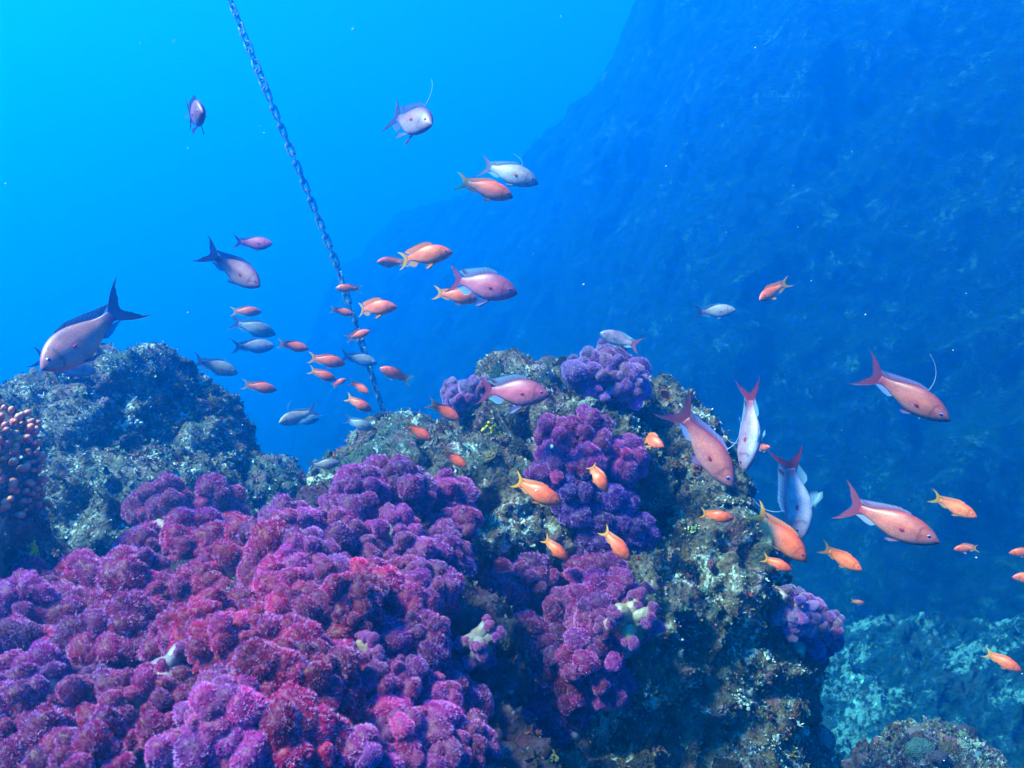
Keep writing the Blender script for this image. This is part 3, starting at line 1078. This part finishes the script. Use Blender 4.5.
def body_mesh(kind, bend):
    K = KINDS[kind]
    dk = K['depth']
    s = np.linspace(0, 1, 34)
    S = [0, .02, .06, .15, .28, .42, .55, .70, .84, .94, 1]
    zt = np.interp(s, S, np.array([.004, .022, .050, .095, .132, .142, .132, .098, .056, .040, .040]) * dk)
    zb = np.interp(s, S, np.array([-.010, -.026, -.050, -.088, -.122, -.138, -.132, -.096, -.054, -.038, -.040]) * dk)
    yw = np.interp(s, S, [.004, .018, .036, .058, .070, .070, .062, .044, .024, .013, .008])
    k = np.array([1, 2, 1]) / 4
    for A in (zt, zb, yw):
        for _ in range(3):
            A[1:-1] = (A[:-2] + 2 * A[1:-1] + A[2:]) / 4
    x = 0.5 - s * 0.76
    seg = 24
    an = np.linspace(0, 2 * np.pi, seg, endpoint=False)
    V, C = [], []
    top, side, bel, head = (np.array(K[q]) for q in ('top', 'side', 'belly', 'head'))
    for i in range(len(s)):
        cz = (zt[i] + zb[i]) / 2; hz = (zt[i] - zb[i]) / 2
        for a in an:
            ca, sa = math.cos(a), math.sin(a)
            yy = yw[i] * np.sign(ca) * abs(ca) ** 0.9
            zz = cz + hz * np.sign(sa) * abs(sa) ** 1.12
            V.append((x[i], yy, zz))
            if sa > 0: c = side * (1 - sa ** 2) + top * sa ** 2
            else: c = side * (1 - abs(sa) ** 1.2) + bel * abs(sa) ** 1.2
            hm = max(0, 1 - s[i] / 0.22)
            c = c * (1 - 0.75 * hm) + head * 0.75 * hm
            # gill cover line
            if abs(s[i] - (0.25 - 0.05 * abs(sa) ** 2)) < 0.014 and abs(sa) < 0.75: c = c * 0.5
            if 0.13 < s[i] < 0.25 and abs(sa + (s[i] - 0.13) * 2.2 - 0.05) < 0.16: c = c * 0.55 + top * 0.45
            # mouth
            if s[i] < 0.06 and -0.75 < sa < -0.15: c = c * 0.3
            tm = max(0, (s[i] - 0.82) / 0.18)
            c = c * (1 - tm) + np.array(K['tail']) * tm
            C.append(c)
    V = np.array(V); C = np.array(C)
    n = len(s)
    Q = []
    for i in range(n - 1):
        for k2 in range(seg):
            Q.append((i * seg + k2, i * seg + (k2 + 1) % seg, (i + 1) * seg + (k2 + 1) % seg, (i + 1) * seg + k2))
    V = np.concatenate([V, [[0.503, 0, -0.003], [x[-1] - 0.005, 0, 0]]])
    C = np.concatenate([C, [head], [K['tail']]])
    T = []
    c0 = n * seg
    for k2 in range(seg):
        T.append((c0, (k2 + 1) % seg, k2)); T.append((c0 + 1, (n - 1) * seg + k2, (n - 1) * seg + (k2 + 1) % seg))
    return mesh_np('fish_body', bendx(V, bend), [np.array(Q), np.array(T)], M_skin, attrs={'Col': C})


def fin_mesh(name, base, tip, cb, ct, bend, plane=None, mat=None, rows=7, thick=0.0035, spots=None, wave=0.0, bow=0.0):
    """fin as a thin closed blade between a base polyline and an edge polyline (equal counts), with ray ridges"""
    base = np.array(base, float); tip = np.array(tip, float)
    m = 25
    t0 = np.linspace(0, 1, len(base)); t = np.linspace(0, 1, m)
    B = np.stack([np.interp(t, t0, base[:, i]) for i in range(3)], 1)
    t1_ = np.linspace(0, 1, len(tip))
    E = np.stack([np.interp(t, t1_, tip[:, i]) for i in range(3)], 1)
    rowsV, C = [], []
    for j in range(rows):
        u = j / (rows - 1)
        row = B * (1 - u) + E * u
        if j == rows - 1:
            # slightly scalloped margin between rays
            row = row + (B - E) * (0.05 * (np.arange(m) % 2))[:, None]
        rowsV.append(row)
        c = np.array(cb)[None] * (1 - u) + np.array(ct)[None] * u
        c = np.repeat(c, m, 0) * (1 - 0.28 * (np.arange(m) % 2))[:, None]
        if spots is not None:
            f = spots(t, u)[:, None]
            c = c * (1 - f) + np.array([[0.10, 0.01, 0.06]]) * f
        C.append(c)
    P = np.concatenate(rowsV)
    Cc = np.concatenate(C)
    if bow:
        uu = np.repeat(np.linspace(0, 1, rows), m)
        P[:, 2] += bow * np.sin(np.pi * uu) * (1 - 2 * np.tile(t, rows))
    # thickness direction
    e1 = P[m // 2 + m] - P[m // 2]; e2 = P[m // 2 + 3] - P[m // 2]
    nrm = np.cross(e1, e2); nrm /= np.linalg.norm(nrm) + 1e-9
    u = np.repeat(np.linspace(0, 1, rows), m)
    th = thick * (1 - 0.8 * u) * (1 - 0.45 * (np.tile(np.arange(m), rows) % 2))
    if wave:
        P = P + nrm * (wave * np.sin(np.tile(t, rows) * 9) * u)[:, None]
    A = P + nrm * th[:, None]; Bk = P - nrm * th[:, None]
    V = np.concatenate([A, Bk])
    g = grid_faces(rows, m)
    n = rows * m
    Q = [g, g[:, ::-1] + n]
    bd = list(range(m)) + [j * m + m - 1 for j in range(1, rows)] + list(range(n - 2, n - m - 1, -1)) + [j * m for j in range(rows - 2, 0, -1)]
    bd = np.array(bd); b2 = np.roll(bd, -1)
    Q.append(np.stack([b2, bd, bd + n, b2 + n], 1))
    return mesh_np(name, bendx(V, bend), np.concatenate(Q), mat or M_fin, attrs={'Col': np.concatenate([Cc, Cc])})


def curve_tube(name, pts, r0, r1, colr, bend, mat):
    n = 12
    P = []
    a = np.array(pts, float)
    tt = np.linspace(0, 1, len(a))
    t = np.linspace(0, 1, n)
    # smooth quadratic-ish via repeated interpolation
    Q = np.stack([np.interp(t, tt, a[:, i]) for i in range(3)], 1)
    for _ in range(3):
        Q[1:-1] = (Q[:-2] + 2 * Q[1:-1] + Q[2:]) / 4
    Q = bendx(Q, bend)
    V, F, T = tube([Vector(q) for q in Q], list(np.linspace(r0, r1, n)), 6)
    return mesh_np(name, V, [np.array(F), np.array(T)], mat, attrs={'Col': [colr] * len(V)})


_cache = {}


def fish_parts(kind, bend, open_fins, spine):
    key = (kind, bend, open_fins, spine)
    if key in _cache: return _cache[key]
    K = KINDS[kind]
    dk = K['depth']
    out = [('body', body_mesh(kind, bend), None)]
    # tail: upper and lower lobes in one lyre-shaped blade
    ly = K['lyre']
    base = [(-.245, 0, .038), (-.252, 0, .02), (-.255, 0, 0), (-.252, 0, -.02), (-.245, 0, -.038)]
    tip = [(-.51, 0, .155 * ly), (-.445, 0, .118 * ly), (-.395, 0, .078), (-.362, 0, .038), (-.35, 0, 0), (-.362, 0, -.038), (-.395, 0, -.078), (-.44, 0, -.114 * ly), (-.50, 0, -.150 * ly)]
    out.append(('tail_fin', fin_mesh('tail_fin', base, tip, K['tail'], K['tip'], bend, mat=M_fin, rows=9, thick=0.005, bow=0.022), None))
    fo = 1.0 if open_fins else 0.45
    xs = [.22, .12, 0, -.08, -.15, -.19]
    s_of = lambda x: (0.5 - x) / 0.76
    zt = lambda x: float(np.interp(s_of(x), [0, .15, .28, .42, .55, .70, .84, 1], np.array([.0, .095, .132, .142, .132, .098, .056, .040]) * dk))
    zb = lambda x: float(np.interp(s_of(x), [0, .15, .28, .42, .55, .70, .84, 1], -np.array([.0, .088, .122, .138, .132, .096, .054, .040]) * dk))
    db = [(x, 0, zt(x) - .012) for x in xs]
    hgt = [.045, .075, .075, .085, .095, .070]
    de = [(x - .045 - .02 * i, 0, zt(x) + h * fo) for i, (x, h) in enumerate(zip(xs, hgt))]
    sp = None
    if K['spot']:
        sp = lambda t, u: np.clip(1.4 - np.abs(t - 0.83) / 0.09, 0, 1) * (0.35 < u < 0.98) * K['spot'] * 0.9
    out.append(('dorsal_fin', fin_mesh('dorsal_fin', db, de, K['dor'], K['dedge'], bend, spots=sp, mat=M_finopaque if kind == 'orange' else M_fin), None))
    if spine:
        out.append(('dorsal_spine', curve_tube('dorsal_spine', [(.18, 0, zt(.18) - .01), (.19, 0, zt(.17) + .07 * spine), (.17, .003, zt(.17) + .13 * spine), (.13, 0.006, zt(.17) + .19 * spine), (.07, .01, zt(.17) + .24 * spine), (.0, 0.014, zt(.17) + .27 * spine)],
                                               .0042, .0009, (0.52, 0.50, 0.66), bend, M_finopaque), 'dorsal_fin'))
    xa = [-.06, -.10, -.15, -.19]
    ab = [(x, 0, zb(x) + .012) for x in xa]
    ae = [(x - .05 - .02 * i, 0, zb(x) - h * fo) for i, (x, h) in enumerate(zip(xa, [.05, .075, .06, .04]))]
    out.append(('anal_fin', fin_mesh('anal_fin', ab, ae, K['anal'], K['dedge'], bend), None))
    for sgn in (1, -1):
        sy = sgn * (0.05 if open_fins else 0.02)
        pb = [(.20, sgn * .018, zb(.2) + .010), (.185, sgn * .022, zb(.18) + .010), (.17, sgn * .022, zb(.17) + .012)]
        pe = [(.10, sgn * .02 + sy, zb(.1) - .075 * fo), (.05, sgn * .02 + sy, zb(.1) - .065 * fo), (.06, sgn * .02 + sy, zb(.1) - .02 * fo)]
        if open_fins and kind != 'orange':
            pe = [(.08, sgn * .02 + sy, zb(.1) - .10), (.02, sgn * .02 + sy, zb(.1) - .11), (.03, sgn * .02 + sy, zb(.1) - .03)]
        out.append(('pelvic_fin', fin_mesh('pelvic_fin', pb, pe, K['pel'], lerp3(K['pel'], K['dedge'], .5), bend, rows=5), None))
        out_a = 0.085 if open_fins else 0.03
        fb = [(.205, sgn * .066, .004), (.203, sgn * .068, -.006), (.202, sgn * .068, -.014), (.203, sgn * .068, -.022), (.206, sgn * .066, -.032)]
        fe = [(.16, sgn * (.068 + .4 * out_a), .030), (.10, sgn * (.067 + out_a), .020), (.078, sgn * (.066 + out_a), -.018), (.10, sgn * (.066 + out_a), -.058), (.16, sgn * (.066 + .4 * out_a), -.066)]
        pc = lerp3(K['side'], K['dedge'], .2)
        out.append(('pectoral_fin', fin_mesh('pectoral_fin', fb, fe, pc, pc, bend, rows=6, mat=M_finclear, thick=0.002), None))
        if K['spot']:
            V, F = ICO[3]
            P = V * np.array([.026, .007, .014]) + np.array([.165, sgn * .072, -.016])
            out.append(('fin_spot', mesh_np('fin_spot', bendx(P, bend), F, M_finopaque, attrs={'Col': np.tile([[0.62, 0.015, 0.09]], (len(V), 1))}), 'pectoral_fin'))
        # eye: iris ball plus pupil, set in the head
        V, F = ICO[3]
        ex, ez, ey = .400, .018 * dk, .0345
        nd = V @ np.array([0.25, sgn * 0.97, 0.0])
        cc = np.where((nd > 0.82)[:, None], np.array([[0.006, 0.006, 0.02]]),
                      np.where((nd > 0.66)[:, None], np.array([[0.14, 0.05, 0.40]]), np.array([[0.40, 0.22, 0.42]])))
        P = V * .0225 + np.array([ex, sgn * ey, ez])
        out.append(('eye', mesh_np('eye', bendx(P, bend), F, M_eye, attrs={'Col': cc}), None))
    _cache[key] = out
    return out


def clearance(px, py):
    h = cast(px, py)
    d = h[3] if h else 1e9
    dr = ray_dir(px, py).normalized()
    sc_ = ray_dir(px, py).length
    for q, r in lobe_list:
        t = q.dot(dr)
        if t > 0 and (q - dr * t).length < r * 1.1:
            d = min(d, (t - r) / sc_)
    return d


GROUP = 'reef fish swimming above the corals'


def fish(label, hx, hy, tx, ty, kind='orange', L=0.085, yaw=0, roll=0, bend=0.0, tint=(1, 1, 1), flip=False, fins=False, spine=None, depth=None, fixed=None):
    """hx,hy snout and tx,ty tail end in the photo; yaw > 0 turns the head to the viewer"""
    K = KINDS[kind]
    dx, dy = hx - tx, -(hy - ty)
    lp = math.hypot(dx, dy)
    d = depth or L * math.cos(R(yaw)) * FPX / lp
    if fixed: L, d = fixed
    cx, cy_ = (hx + tx) / 2, (hy + ty) / 2
    cl = min(clearance(cx, cy_), clearance(hx, hy), clearance(tx, ty), clearance(cx, cy_ + 6))
    if d > cl - 0.05:
        f = (cl - 0.05) / d
        d *= f; L *= f
    if depth: L = lp * d / FPX / max(0.2, math.cos(R(yaw)))
    c = at(cx, cy_, d)
    vd = ray_dir(cx, cy_).normalized()
    u = (RIGHT * dx + UP * dy).normalized()
    wv = (RIGHT * (-dy) + UP * dx).normalized()
    if wv.dot(UP) < 0: wv = -wv
    if flip: wv = -wv
    # remove the component along the view ray
    u = (u - vd * u.dot(vd)).normalized()
    fx = (u * math.cos(R(yaw)) - vd * math.sin(R(yaw))).normalized()
    fz = (wv - fx * wv.dot(fx)).normalized()
    fz = Matrix.Rotation(R(roll), 3, fx) @ fz
    fy = fz.cross(fx)
    M = Matrix((fx, fy, fz)).transposed().to_4x4()
    root = empty('fish', c)
    root.rotation_euler = M.to_euler()
    root.scale = (L, L, L)
    tint = tuple((1.0 if kind == 'orange' else 0.70 if kind == 'red' else 0.60) * t ** 0.6 for t in tint)  # far fish carry painted blue water haze in this tint, besides their own colour
    tag(root, label, 'fish', GROUP)
    if bend in (0.0, 0.2) and yaw < 30 and lp < 75: bend = random.choice((-0.3, -0.15, 0.15, 0.35, 0.55))
    if spine is None: spine = K['spine'] if kind != 'orange' else 0
    made = {}
    for nm, me, par in fish_parts(kind, bend, fins, spine):
        o = bpy.data.objects.new(nm, me)
        col.objects.link(o)
        o.parent = made.get(par, root) if par else root
        if nm != 'eye': o.color = (*tint, 1)
        made.setdefault(nm, o)
    return root


P_ = (0.9, 0.95, 1.2)
fish('dusky pink fish head-on, alone in open water left of the chain top', 200, 113, 190, 115, 'dusk', 0.12, 78, 0, 0, (0.5, 0.5, 1.0), fins=True, fixed=(0.115, 1.30), spine=0)
fish('lavender fish turning to the viewer with trailing dorsal spine, highest right of the chain', 431, 124, 387, 116, 'dusk', 0.145, 60, -12, 0.0, (0.45, 0.9, 1.4), fins=True, spine=1.3)
fish('pale fish with dark tail partly behind an orange one, upper middle', 538, 183, 474, 161, 'pale', 0.13, 10, 0, 0.3, (1, 1, 1))
fish('orange pink fish in front of the pale dark-tailed fish, upper middle', 513, 197, 453, 179, 'orange', 0.105, 5, 0, 0.2, (0.9, 1.25, 2.0))
fish('plum coloured fish just above the lavender fish with the dark forked tail', 272, 244, 232, 243, 'male', 0.095, 8, -8, -0.3, (0.95, 0.75, 1.0), spine=0)
fish('lavender pink fish with dark crescent tail heading down left of the chain', 260, 286, 205, 250, 'dusk', 0.13, 22, 0, -0.5, (0.85, 1.1, 1.35), spine=0)
fish('largest pinkish fish with tall swallow tail above the left boulder', 44, 368, 131, 303, 'dusk', 0.15, 20, -10, 0.5, (1.5, 2.1, 1.6), spine=0, fins=False)
fish('shadowy fish mostly hidden behind the largest one at the far left', 92, 372, 33, 357, 'pale', 0.14, 0, 0, 0.0, (0.4, 0.5, 0.8), spine=0)
fish('pink fish at the top of the loose column left of the chain', 261, 312, 229, 311, 'orange', 0.085, 0, 0, 0.2, (0.8, 1.0, 2.6))
fish('blue white fish with dusky tail second in the column left of the chain', 275, 334, 227, 321, 'pale', 0.135, 0, 0, 0.3, (0.55, 0.8, 1.0))
fish('greyish pink fish third in the column left of the chain', 274, 346, 229, 347, 'pale', 0.13, 0, 0, -0.3, (0.75, 0.75, 0.95))
fish('cream fish with dark tail near the top of the left boulder', 237, 373, 191, 359, 'pale', 0.12, 0, 0, 0.0, (0.9, 1.0, 0.95))
fish('salmon fish left of the pair that nears the chain', 308, 349, 276, 343, 'orange', 0.075, 0, 0, 0.0, (1, 1.0, 1.6))
fish('larger red orange fish of the pair just left of the chain', 345, 364, 306, 357, 'orange', 0.085, 0, 0, 0.3, (1, 0.9, 1.4))
fish('orange fish close under the larger red orange one left of the chain', 336, 380, 307, 369, 'orange', 0.070, 0, 0, 0.3, (1, 1.0, 1.2))
fish('tiniest orange fish facing up right in the cluster left of the chain', 346, 379, 330, 387, 'orange', 0.045, 10, 0, 0.2, (1, 0.9, 1.5))
fish('short orange fish heading down right beside the chain', 369, 393, 349, 381, 'orange', 0.055, 15, 0, 0.2, (1, 0.9, 1.3))
fish('orange fish with raised yellow tail, lowest of the cluster beside the chain', 372, 411, 343, 396, 'orange', 0.070, 0, 0, 0.5, (1, 1, 1.3))
fish('salmon fish alone between left boulder and cluster', 276, 390, 241, 384, 'orange', 0.08, 0, 0, 0.0, (0.9, 1.0, 1.6))
fish('cream fish heading left with a raised dark dorsal thread', 279, 423, 319, 409, 'pale', 0.11, 15, 0, 0.5, (1, 1, 0.95), spine=0.9)
fish('blue tinted fish behind the cream fish that heads left', 319, 419, 286, 421, 'pale', 0.13, 0, 0, 0.0, (0.3, 0.7, 0.95), spine=0, depth=2.9)
fish('pale blue fish passing in front of the chain', 377, 363, 338, 355, 'pale', 0.12, 0, 0, 0.0, (0.65, 0.85, 1.0), spine=0)
fish('dim turquoise fish near the lower end of the chain', 374, 429, 341, 418, 'pale', 0.12, 0, 0, 0.0, (0.4, 0.75, 0.9), spine=0)
fish('dim grey fish just above the left rim of the central rock', 340, 463, 306, 466, 'pale', 0.12, 0, 0, 0.3, (0.6, 0.65, 0.75), spine=0)
fish('small pink fish heading left across the chain, uppermost there', 336, 288, 363, 289, 'orange', 0.06, 0, 0, 0.0, (0.9, 1.2, 2.4))
fish('plump orange fish with purple eye just right of the chain', 396, 307, 350, 309, 'orange', 0.090, 20, 0, 0.5, (1, 1.1, 1.4), fins=True)
fish('little pink fish crossing the chain behind the plump orange one', 353, 314, 329, 309, 'orange', 0.055, 0, 0, 0.0, (0.9, 1.2, 2.2))
fish('little orange fish heading up right in front of the chain', 370, 331, 345, 340, 'orange', 0.055, 0, 0, 0.0, (1, 1, 1.5), fins=True)
fish('red orange fish heading left, right of the chain', 380, 368, 413, 382, 'orange', 0.075, 5, 0, -0.2, (1, 0.9, 1.3))
fish('bright orange fish with spread yellow tail above the pink dark-finned fish', 452, 252, 391, 260, 'orange', 0.105, 12, 0, 0.4, (1, 1.2, 1.3), fins=True)
fish('faded orange fish half hidden behind the one with the spread yellow tail', 377, 262, 409, 263, 'orange', 0.075, 15, 0, 0.0, (0.9, 1.3, 1.8))
fish('large pink fish with dark edged dorsal fin in mid water at the centre', 517, 293, 440, 276, 'male', 0.13, 12, 0, 0.3, (0.95, 1.15, 1.2), spine=0, fins=True)
fish('orange fish with yellow tail hidden behind the large mid water pink fish', 478, 300, 430, 291, 'orange', 0.09, 0, 0, 0.0, (1, 1, 1), depth=1.62)
fish('orange fish passing in front of the small lilac coral', 460, 420, 426, 401, 'orange', 0.068, 0, 0, 0.2, (1, 0.8, 0.9))
fish('orange fish skimming the rim left of the small lilac coral', 432, 440, 402, 423, 'orange', 0.062, 0, 0, 0.2, (1, 0.8, 0.9))
fish('deep orange fish low over the left shoulder of the central rock', 467, 467, 440, 450, 'orange', 0.055, 0, 0, 0.2, (1, 0.75, 0.8))
fish('large rosy fish with red tail and long white spine over the central rock', 549, 395, 471, 389, 'male', 0.12, 12, -5, 0.2, (1.05, 0.95, 1.0), spine=1.25, fins=True)
fish('orange fish with upturned yellow tail over the middle of the central rock', 561, 504, 507, 477, 'orange', 0.085, 8, 0, 0.4, (1, 0.85, 0.6))
fish('curved orange fish diving in front of the draped purple coral', 607, 492, 586, 457, 'orange', 0.065, 10, 0, 0.9, (1, 0.8, 0.7))
fish('orange fish diving right of the dark cleft beside the violet coral', 630, 560, 600, 527, 'orange', 0.07, 0, 0, 0.3, (1, 0.8, 0.7))
fish('small orange fish diving in the dark cleft of the central rock', 568, 560, 540, 536, 'orange', 0.055, 0, 0, 0.2, (1, 0.8, 0.7))
fish('orange fish turning head-on at the right shoulder of the central rock', 662, 446, 637, 433, 'orange', 0.07, 45, 0, 0.5, (1, 0.85, 0.9), fins=True)
fish('tiny faint orange fish far behind the diving red-tailed fish', 661, 390, 671, 402, 'orange', 0.07, 50, 0, 0.0, (0.8, 1, 1.4))
fish('white blue fish heading left above the lilac coral ball', 600, 333, 643, 348, 'silver', 0.12, 0, 0, 0.2, (0.85, 1.1, 1.0), spine=0)
fish('pale slim fish facing right alone before the blue slope', 735, 310, 692, 313, 'pale', 0.13, 0, 0, 0.0, (0.9, 0.85, 0.9), spine=0)
fish('orange fish with upturned tail facing left before the blue slope', 759, 300, 787, 282, 'orange', 0.085, 25, 0, 0.6, (1, 1.2, 0.9), fins=True)
fish('big pink fish with tall red tail diving off the right shoulder', 733, 486, 672, 398, 'red', 0.145, 5, 22, -0.2, (0.8, 1.0, 1.5), spine=1.0)
fish('slender fish diving steeply with dark snout and red tail', 746, 472, 757, 378, 'silver', 0.135, 10, 68, 0.2, (1.0, 0.9, 0.95), spine=1.2)
fish('small orange fish peeking from behind the steeply diving slender fish', 770, 447, 755, 449, 'orange', 0.055, 40, 0, 0.0, (0.9, 1, 1.4), fins=True)
fish('white bellied fish diving with spread blue fins', 803, 538, 790, 446, 'silver', 0.135, 6, 42, 0.2, (1.05, 1.0, 1.0), spine=1.3, fins=True, flip=True)
fish('dusky pink fish with white spine diving right before the slope', 946, 418, 861, 368, 'red', 0.14, 5, 28, 0.0, (0.75, 0.95, 1.1), spine=1.2)
fish('large red finned fish with long tail streamers at the right', 933, 540, 838, 500, 'red', 0.14, 5, 8, 0.15, (1, 1, 0.95), spine=0)
fish('long orange fish touching the white bellied fish from below', 805, 560, 751, 506, 'orange', 0.105, 0, 0, 0.2, (1, 0.9, 1.0))
fish('small orange fish over the right face of the central rock', 733, 519, 697, 513, 'orange', 0.07, 0, 0, 0.2, (1, 0.8, 0.8))
fish('small red orange fish below the long orange fish', 791, 570, 761, 557, 'orange', 0.065, 0, 0, 0.3, (1, 0.75, 0.8))
fish('orange fish with green yellow tail in open blue below the large red finned fish', 860, 569, 820, 546, 'orange', 0.075, 0, 0, 0.2, (1, 1.1, 0.9))
fish('pale orange fish nearing the right edge above the large red finned fish', 974, 516, 931, 496, 'orange', 0.085, 0, 0, 0.2, (1, 1.35, 1.3))
fish('little orange fish facing left above the teal ledge', 955, 549, 979, 547, 'orange', 0.065, 0, 0, 0.0, (1, 1, 0.9), fins=True)
fish('little orange fish cut by the right edge, upper one', 1011, 553, 1038, 551, 'orange', 0.07, 0, 0, 0.0, (1, 1, 1))
fish('orange fish head cut by the right edge, lower one', 1015, 577, 1050, 580, 'orange', 0.08, 0, 0, 0.0, (1, 1.1, 1.1))
fish('tiniest fish, a drab speck above the ledge right of the central rock', 864, 603, 850, 601, 'orange', 0.05, 0, 0, 0.0, (0.6, 1, 1.2))
fish('orange fish low over the teal ledge at the right', 1018, 669, 984, 652, 'orange', 0.08, 0, 0, 0.2, (1, 0.9, 0.7))


# ------------------------------------------------------------------ mooring chain
def link_mesh():
    Lh, Wh, r = 0.0165, 0.0108, 0.0049       # straight half length, bend radius, wire radius
    path = []
    for k in range(9):
        a = -math.pi / 2 + math.pi * k / 8
        path.append((Wh * math.sin(a) * 0 + Wh * math.cos(a) * 0, 0, 0))
    pts = []
    n = 10
    for k in range(n + 1):
        a = math.pi * k / n
        pts.append((Wh * math.cos(a), Lh + Wh * math.sin(a)))
    for k in range(n + 1):
        a = math.pi + math.pi * k / n
        pts.append((Wh * math.cos(a), -Lh + Wh * math.sin(a)))
    m = len(pts)
    seg = 10
    V, Q = [], []
    for i in range(m):
        p = Vector((pts[i][0], 0, pts[i][1]))
        q = Vector((pts[(i + 1) % m][0], 0, pts[(i + 1) % m][1])); pr = Vector((pts[i - 1][0], 0, pts[i - 1][1]))
        t = (q - pr).normalized()
        nrm = t.cross(Vector((0, 1, 0)))
        for k in range(seg):
            a = 2 * math.pi * k / seg
            V.append(p + (nrm * math.cos(a) + Vector((0, 1, 0)) * math.sin(a)) * r)
    for i in range(m):
        for k in range(seg):
            Q.append((i * seg + k, i * seg + (k + 1) % seg, ((i + 1) % m) * seg + (k + 1) % seg, ((i + 1) % m) * seg + k))
    V = np.array([tuple(v) for v in V])
    V *= 1
    V += 0.0042 * np.stack([perlin(V * 90), perlin(V * 90 + 9), perlin(V * 90 + 19)], 1)
    return mesh_np('link', V, np.array(Q), M_chain)


def chain():
    lm = link_mesh()
    d0 = 3.3
    # slightly sagging line through these photo points
    P = [at(150, -215, d0 + 0.1), at(228, -5, d0), at(262, 80, d0), at(303, 180, d0), at(335, 260, d0), at(362, 345, d0), at(392, 440, d0 + 0.05), at(420, 540, d0 + 0.15), at(440, 620, d0 + 0.25)]
    # resample
    pts = []
    pitch = 0.0385
    cum = [0]
    for a, b2 in zip(P, P[1:]): cum.append(cum[-1] + (b2 - a).length)
    n = min(99, int(cum[-1] / pitch))
    arr = np.array([tuple(p) for p in P])
    f = lambda s: Vector([float(np.interp(s, cum, arr[:, i])) for i in range(3)])
    root = empty('mooring_chain', f(cum[-1]))
    tag(root, 'long weedy mooring chain slanting down through the water on the left', 'chain')
    inv = f(cum[-1])
    g = np.random.default_rng(3)
    for i in range(n):
        s = (i + 0.5) * pitch
        p = f(s); t = (f(s + 0.03) - f(s - 0.03)).normalized()
        q = t.to_track_quat('Z', 'Y').to_matrix().to_4x4()
        rot = Matrix.Rotation((i % 2) * math.pi / 2 + 0.6 + 0.045 * i + g.normal(0, 0.3), 4, 'Z')
        o = bpy.data.objects.new('link', lm)
        col.objects.link(o)
        o.parent = root
        o.matrix_local = Matrix.Translation(p - inv) @ q @ rot @ Matrix.Rotation(g.normal(0, 0.05), 4, 'X')
    # anchor block the chain ends on sits on the seabed, hidden behind the central rock


chain()

# ------------------------------------------------------------------ specks drifting in the water
def specks():
    g = np.random.default_rng(44)
    n = 260
    V0, F0 = ICO[1]
    Vs, Fs, o = [], [], 0
    for k in range(n):
        d = g.uniform(0.35, 5.0)
        th = g.uniform(-0.75, 0.75)
        p = np.array([d * math.sin(th), d * math.cos(th), g.uniform(-0.6, 0.75) * d])
        r_ = g.uniform(0.0006, 0.0014) * (0.6 + 0.3 * d)
        Vs.append(V0 * r_ * g.uniform(0.5, 1.3, 3) + p); Fs.append(F0 + o); o += len(V0)
    V = np.concatenate(Vs)
    ob = link('floating_specks', mesh_np('floating_specks', V, np.concatenate(Fs), M_growth, attrs={'Col': np.full((len(V), 3), 0.45)}))
    tag(ob, 'fine pale specks drifting in the open water', 'particles', kind='stuff')


specks()

# ------------------------------------------------------------------ the water itself
def haze():
    x0, x1, y0, y1, z0, z1 = -31, 31, -23, 39, -5.0, 5.4
    V = [(x, y, z) for x in (x0, x1) for y in (y0, y1) for z in (z0, z1)]
    F = [(0, 1, 3, 2), (4, 6, 7, 5), (0, 4, 5, 1), (2, 3, 7, 6), (0, 2, 6, 4), (1, 5, 7, 3)]
    m = bpy.data.materials.new('sea_water_haze')
    m.use_nodes = True
    nt = m.node_tree
    nt.nodes.clear()
    out = nt.nodes.new('ShaderNodeOutputMaterial')
    v = nt.nodes.new('ShaderNodeVolumePrincipled')
    v.inputs['Color'].default_value = (0.0, 0.24, 0.74, 1)
    v.inputs['Absorption Color'].default_value = (0.0, 0.25, 0.08, 1)
    v.inputs['Density'].default_value = 0.195
    v.inputs['Anisotropy'].default_value = 0.70
    nt.links.new(v.outputs[0], out.inputs['Volume'])
    o = link('haze', mesh_np('haze', V, np.array(F), m, smooth=False))
    tag(o, kind='stuff')


haze()
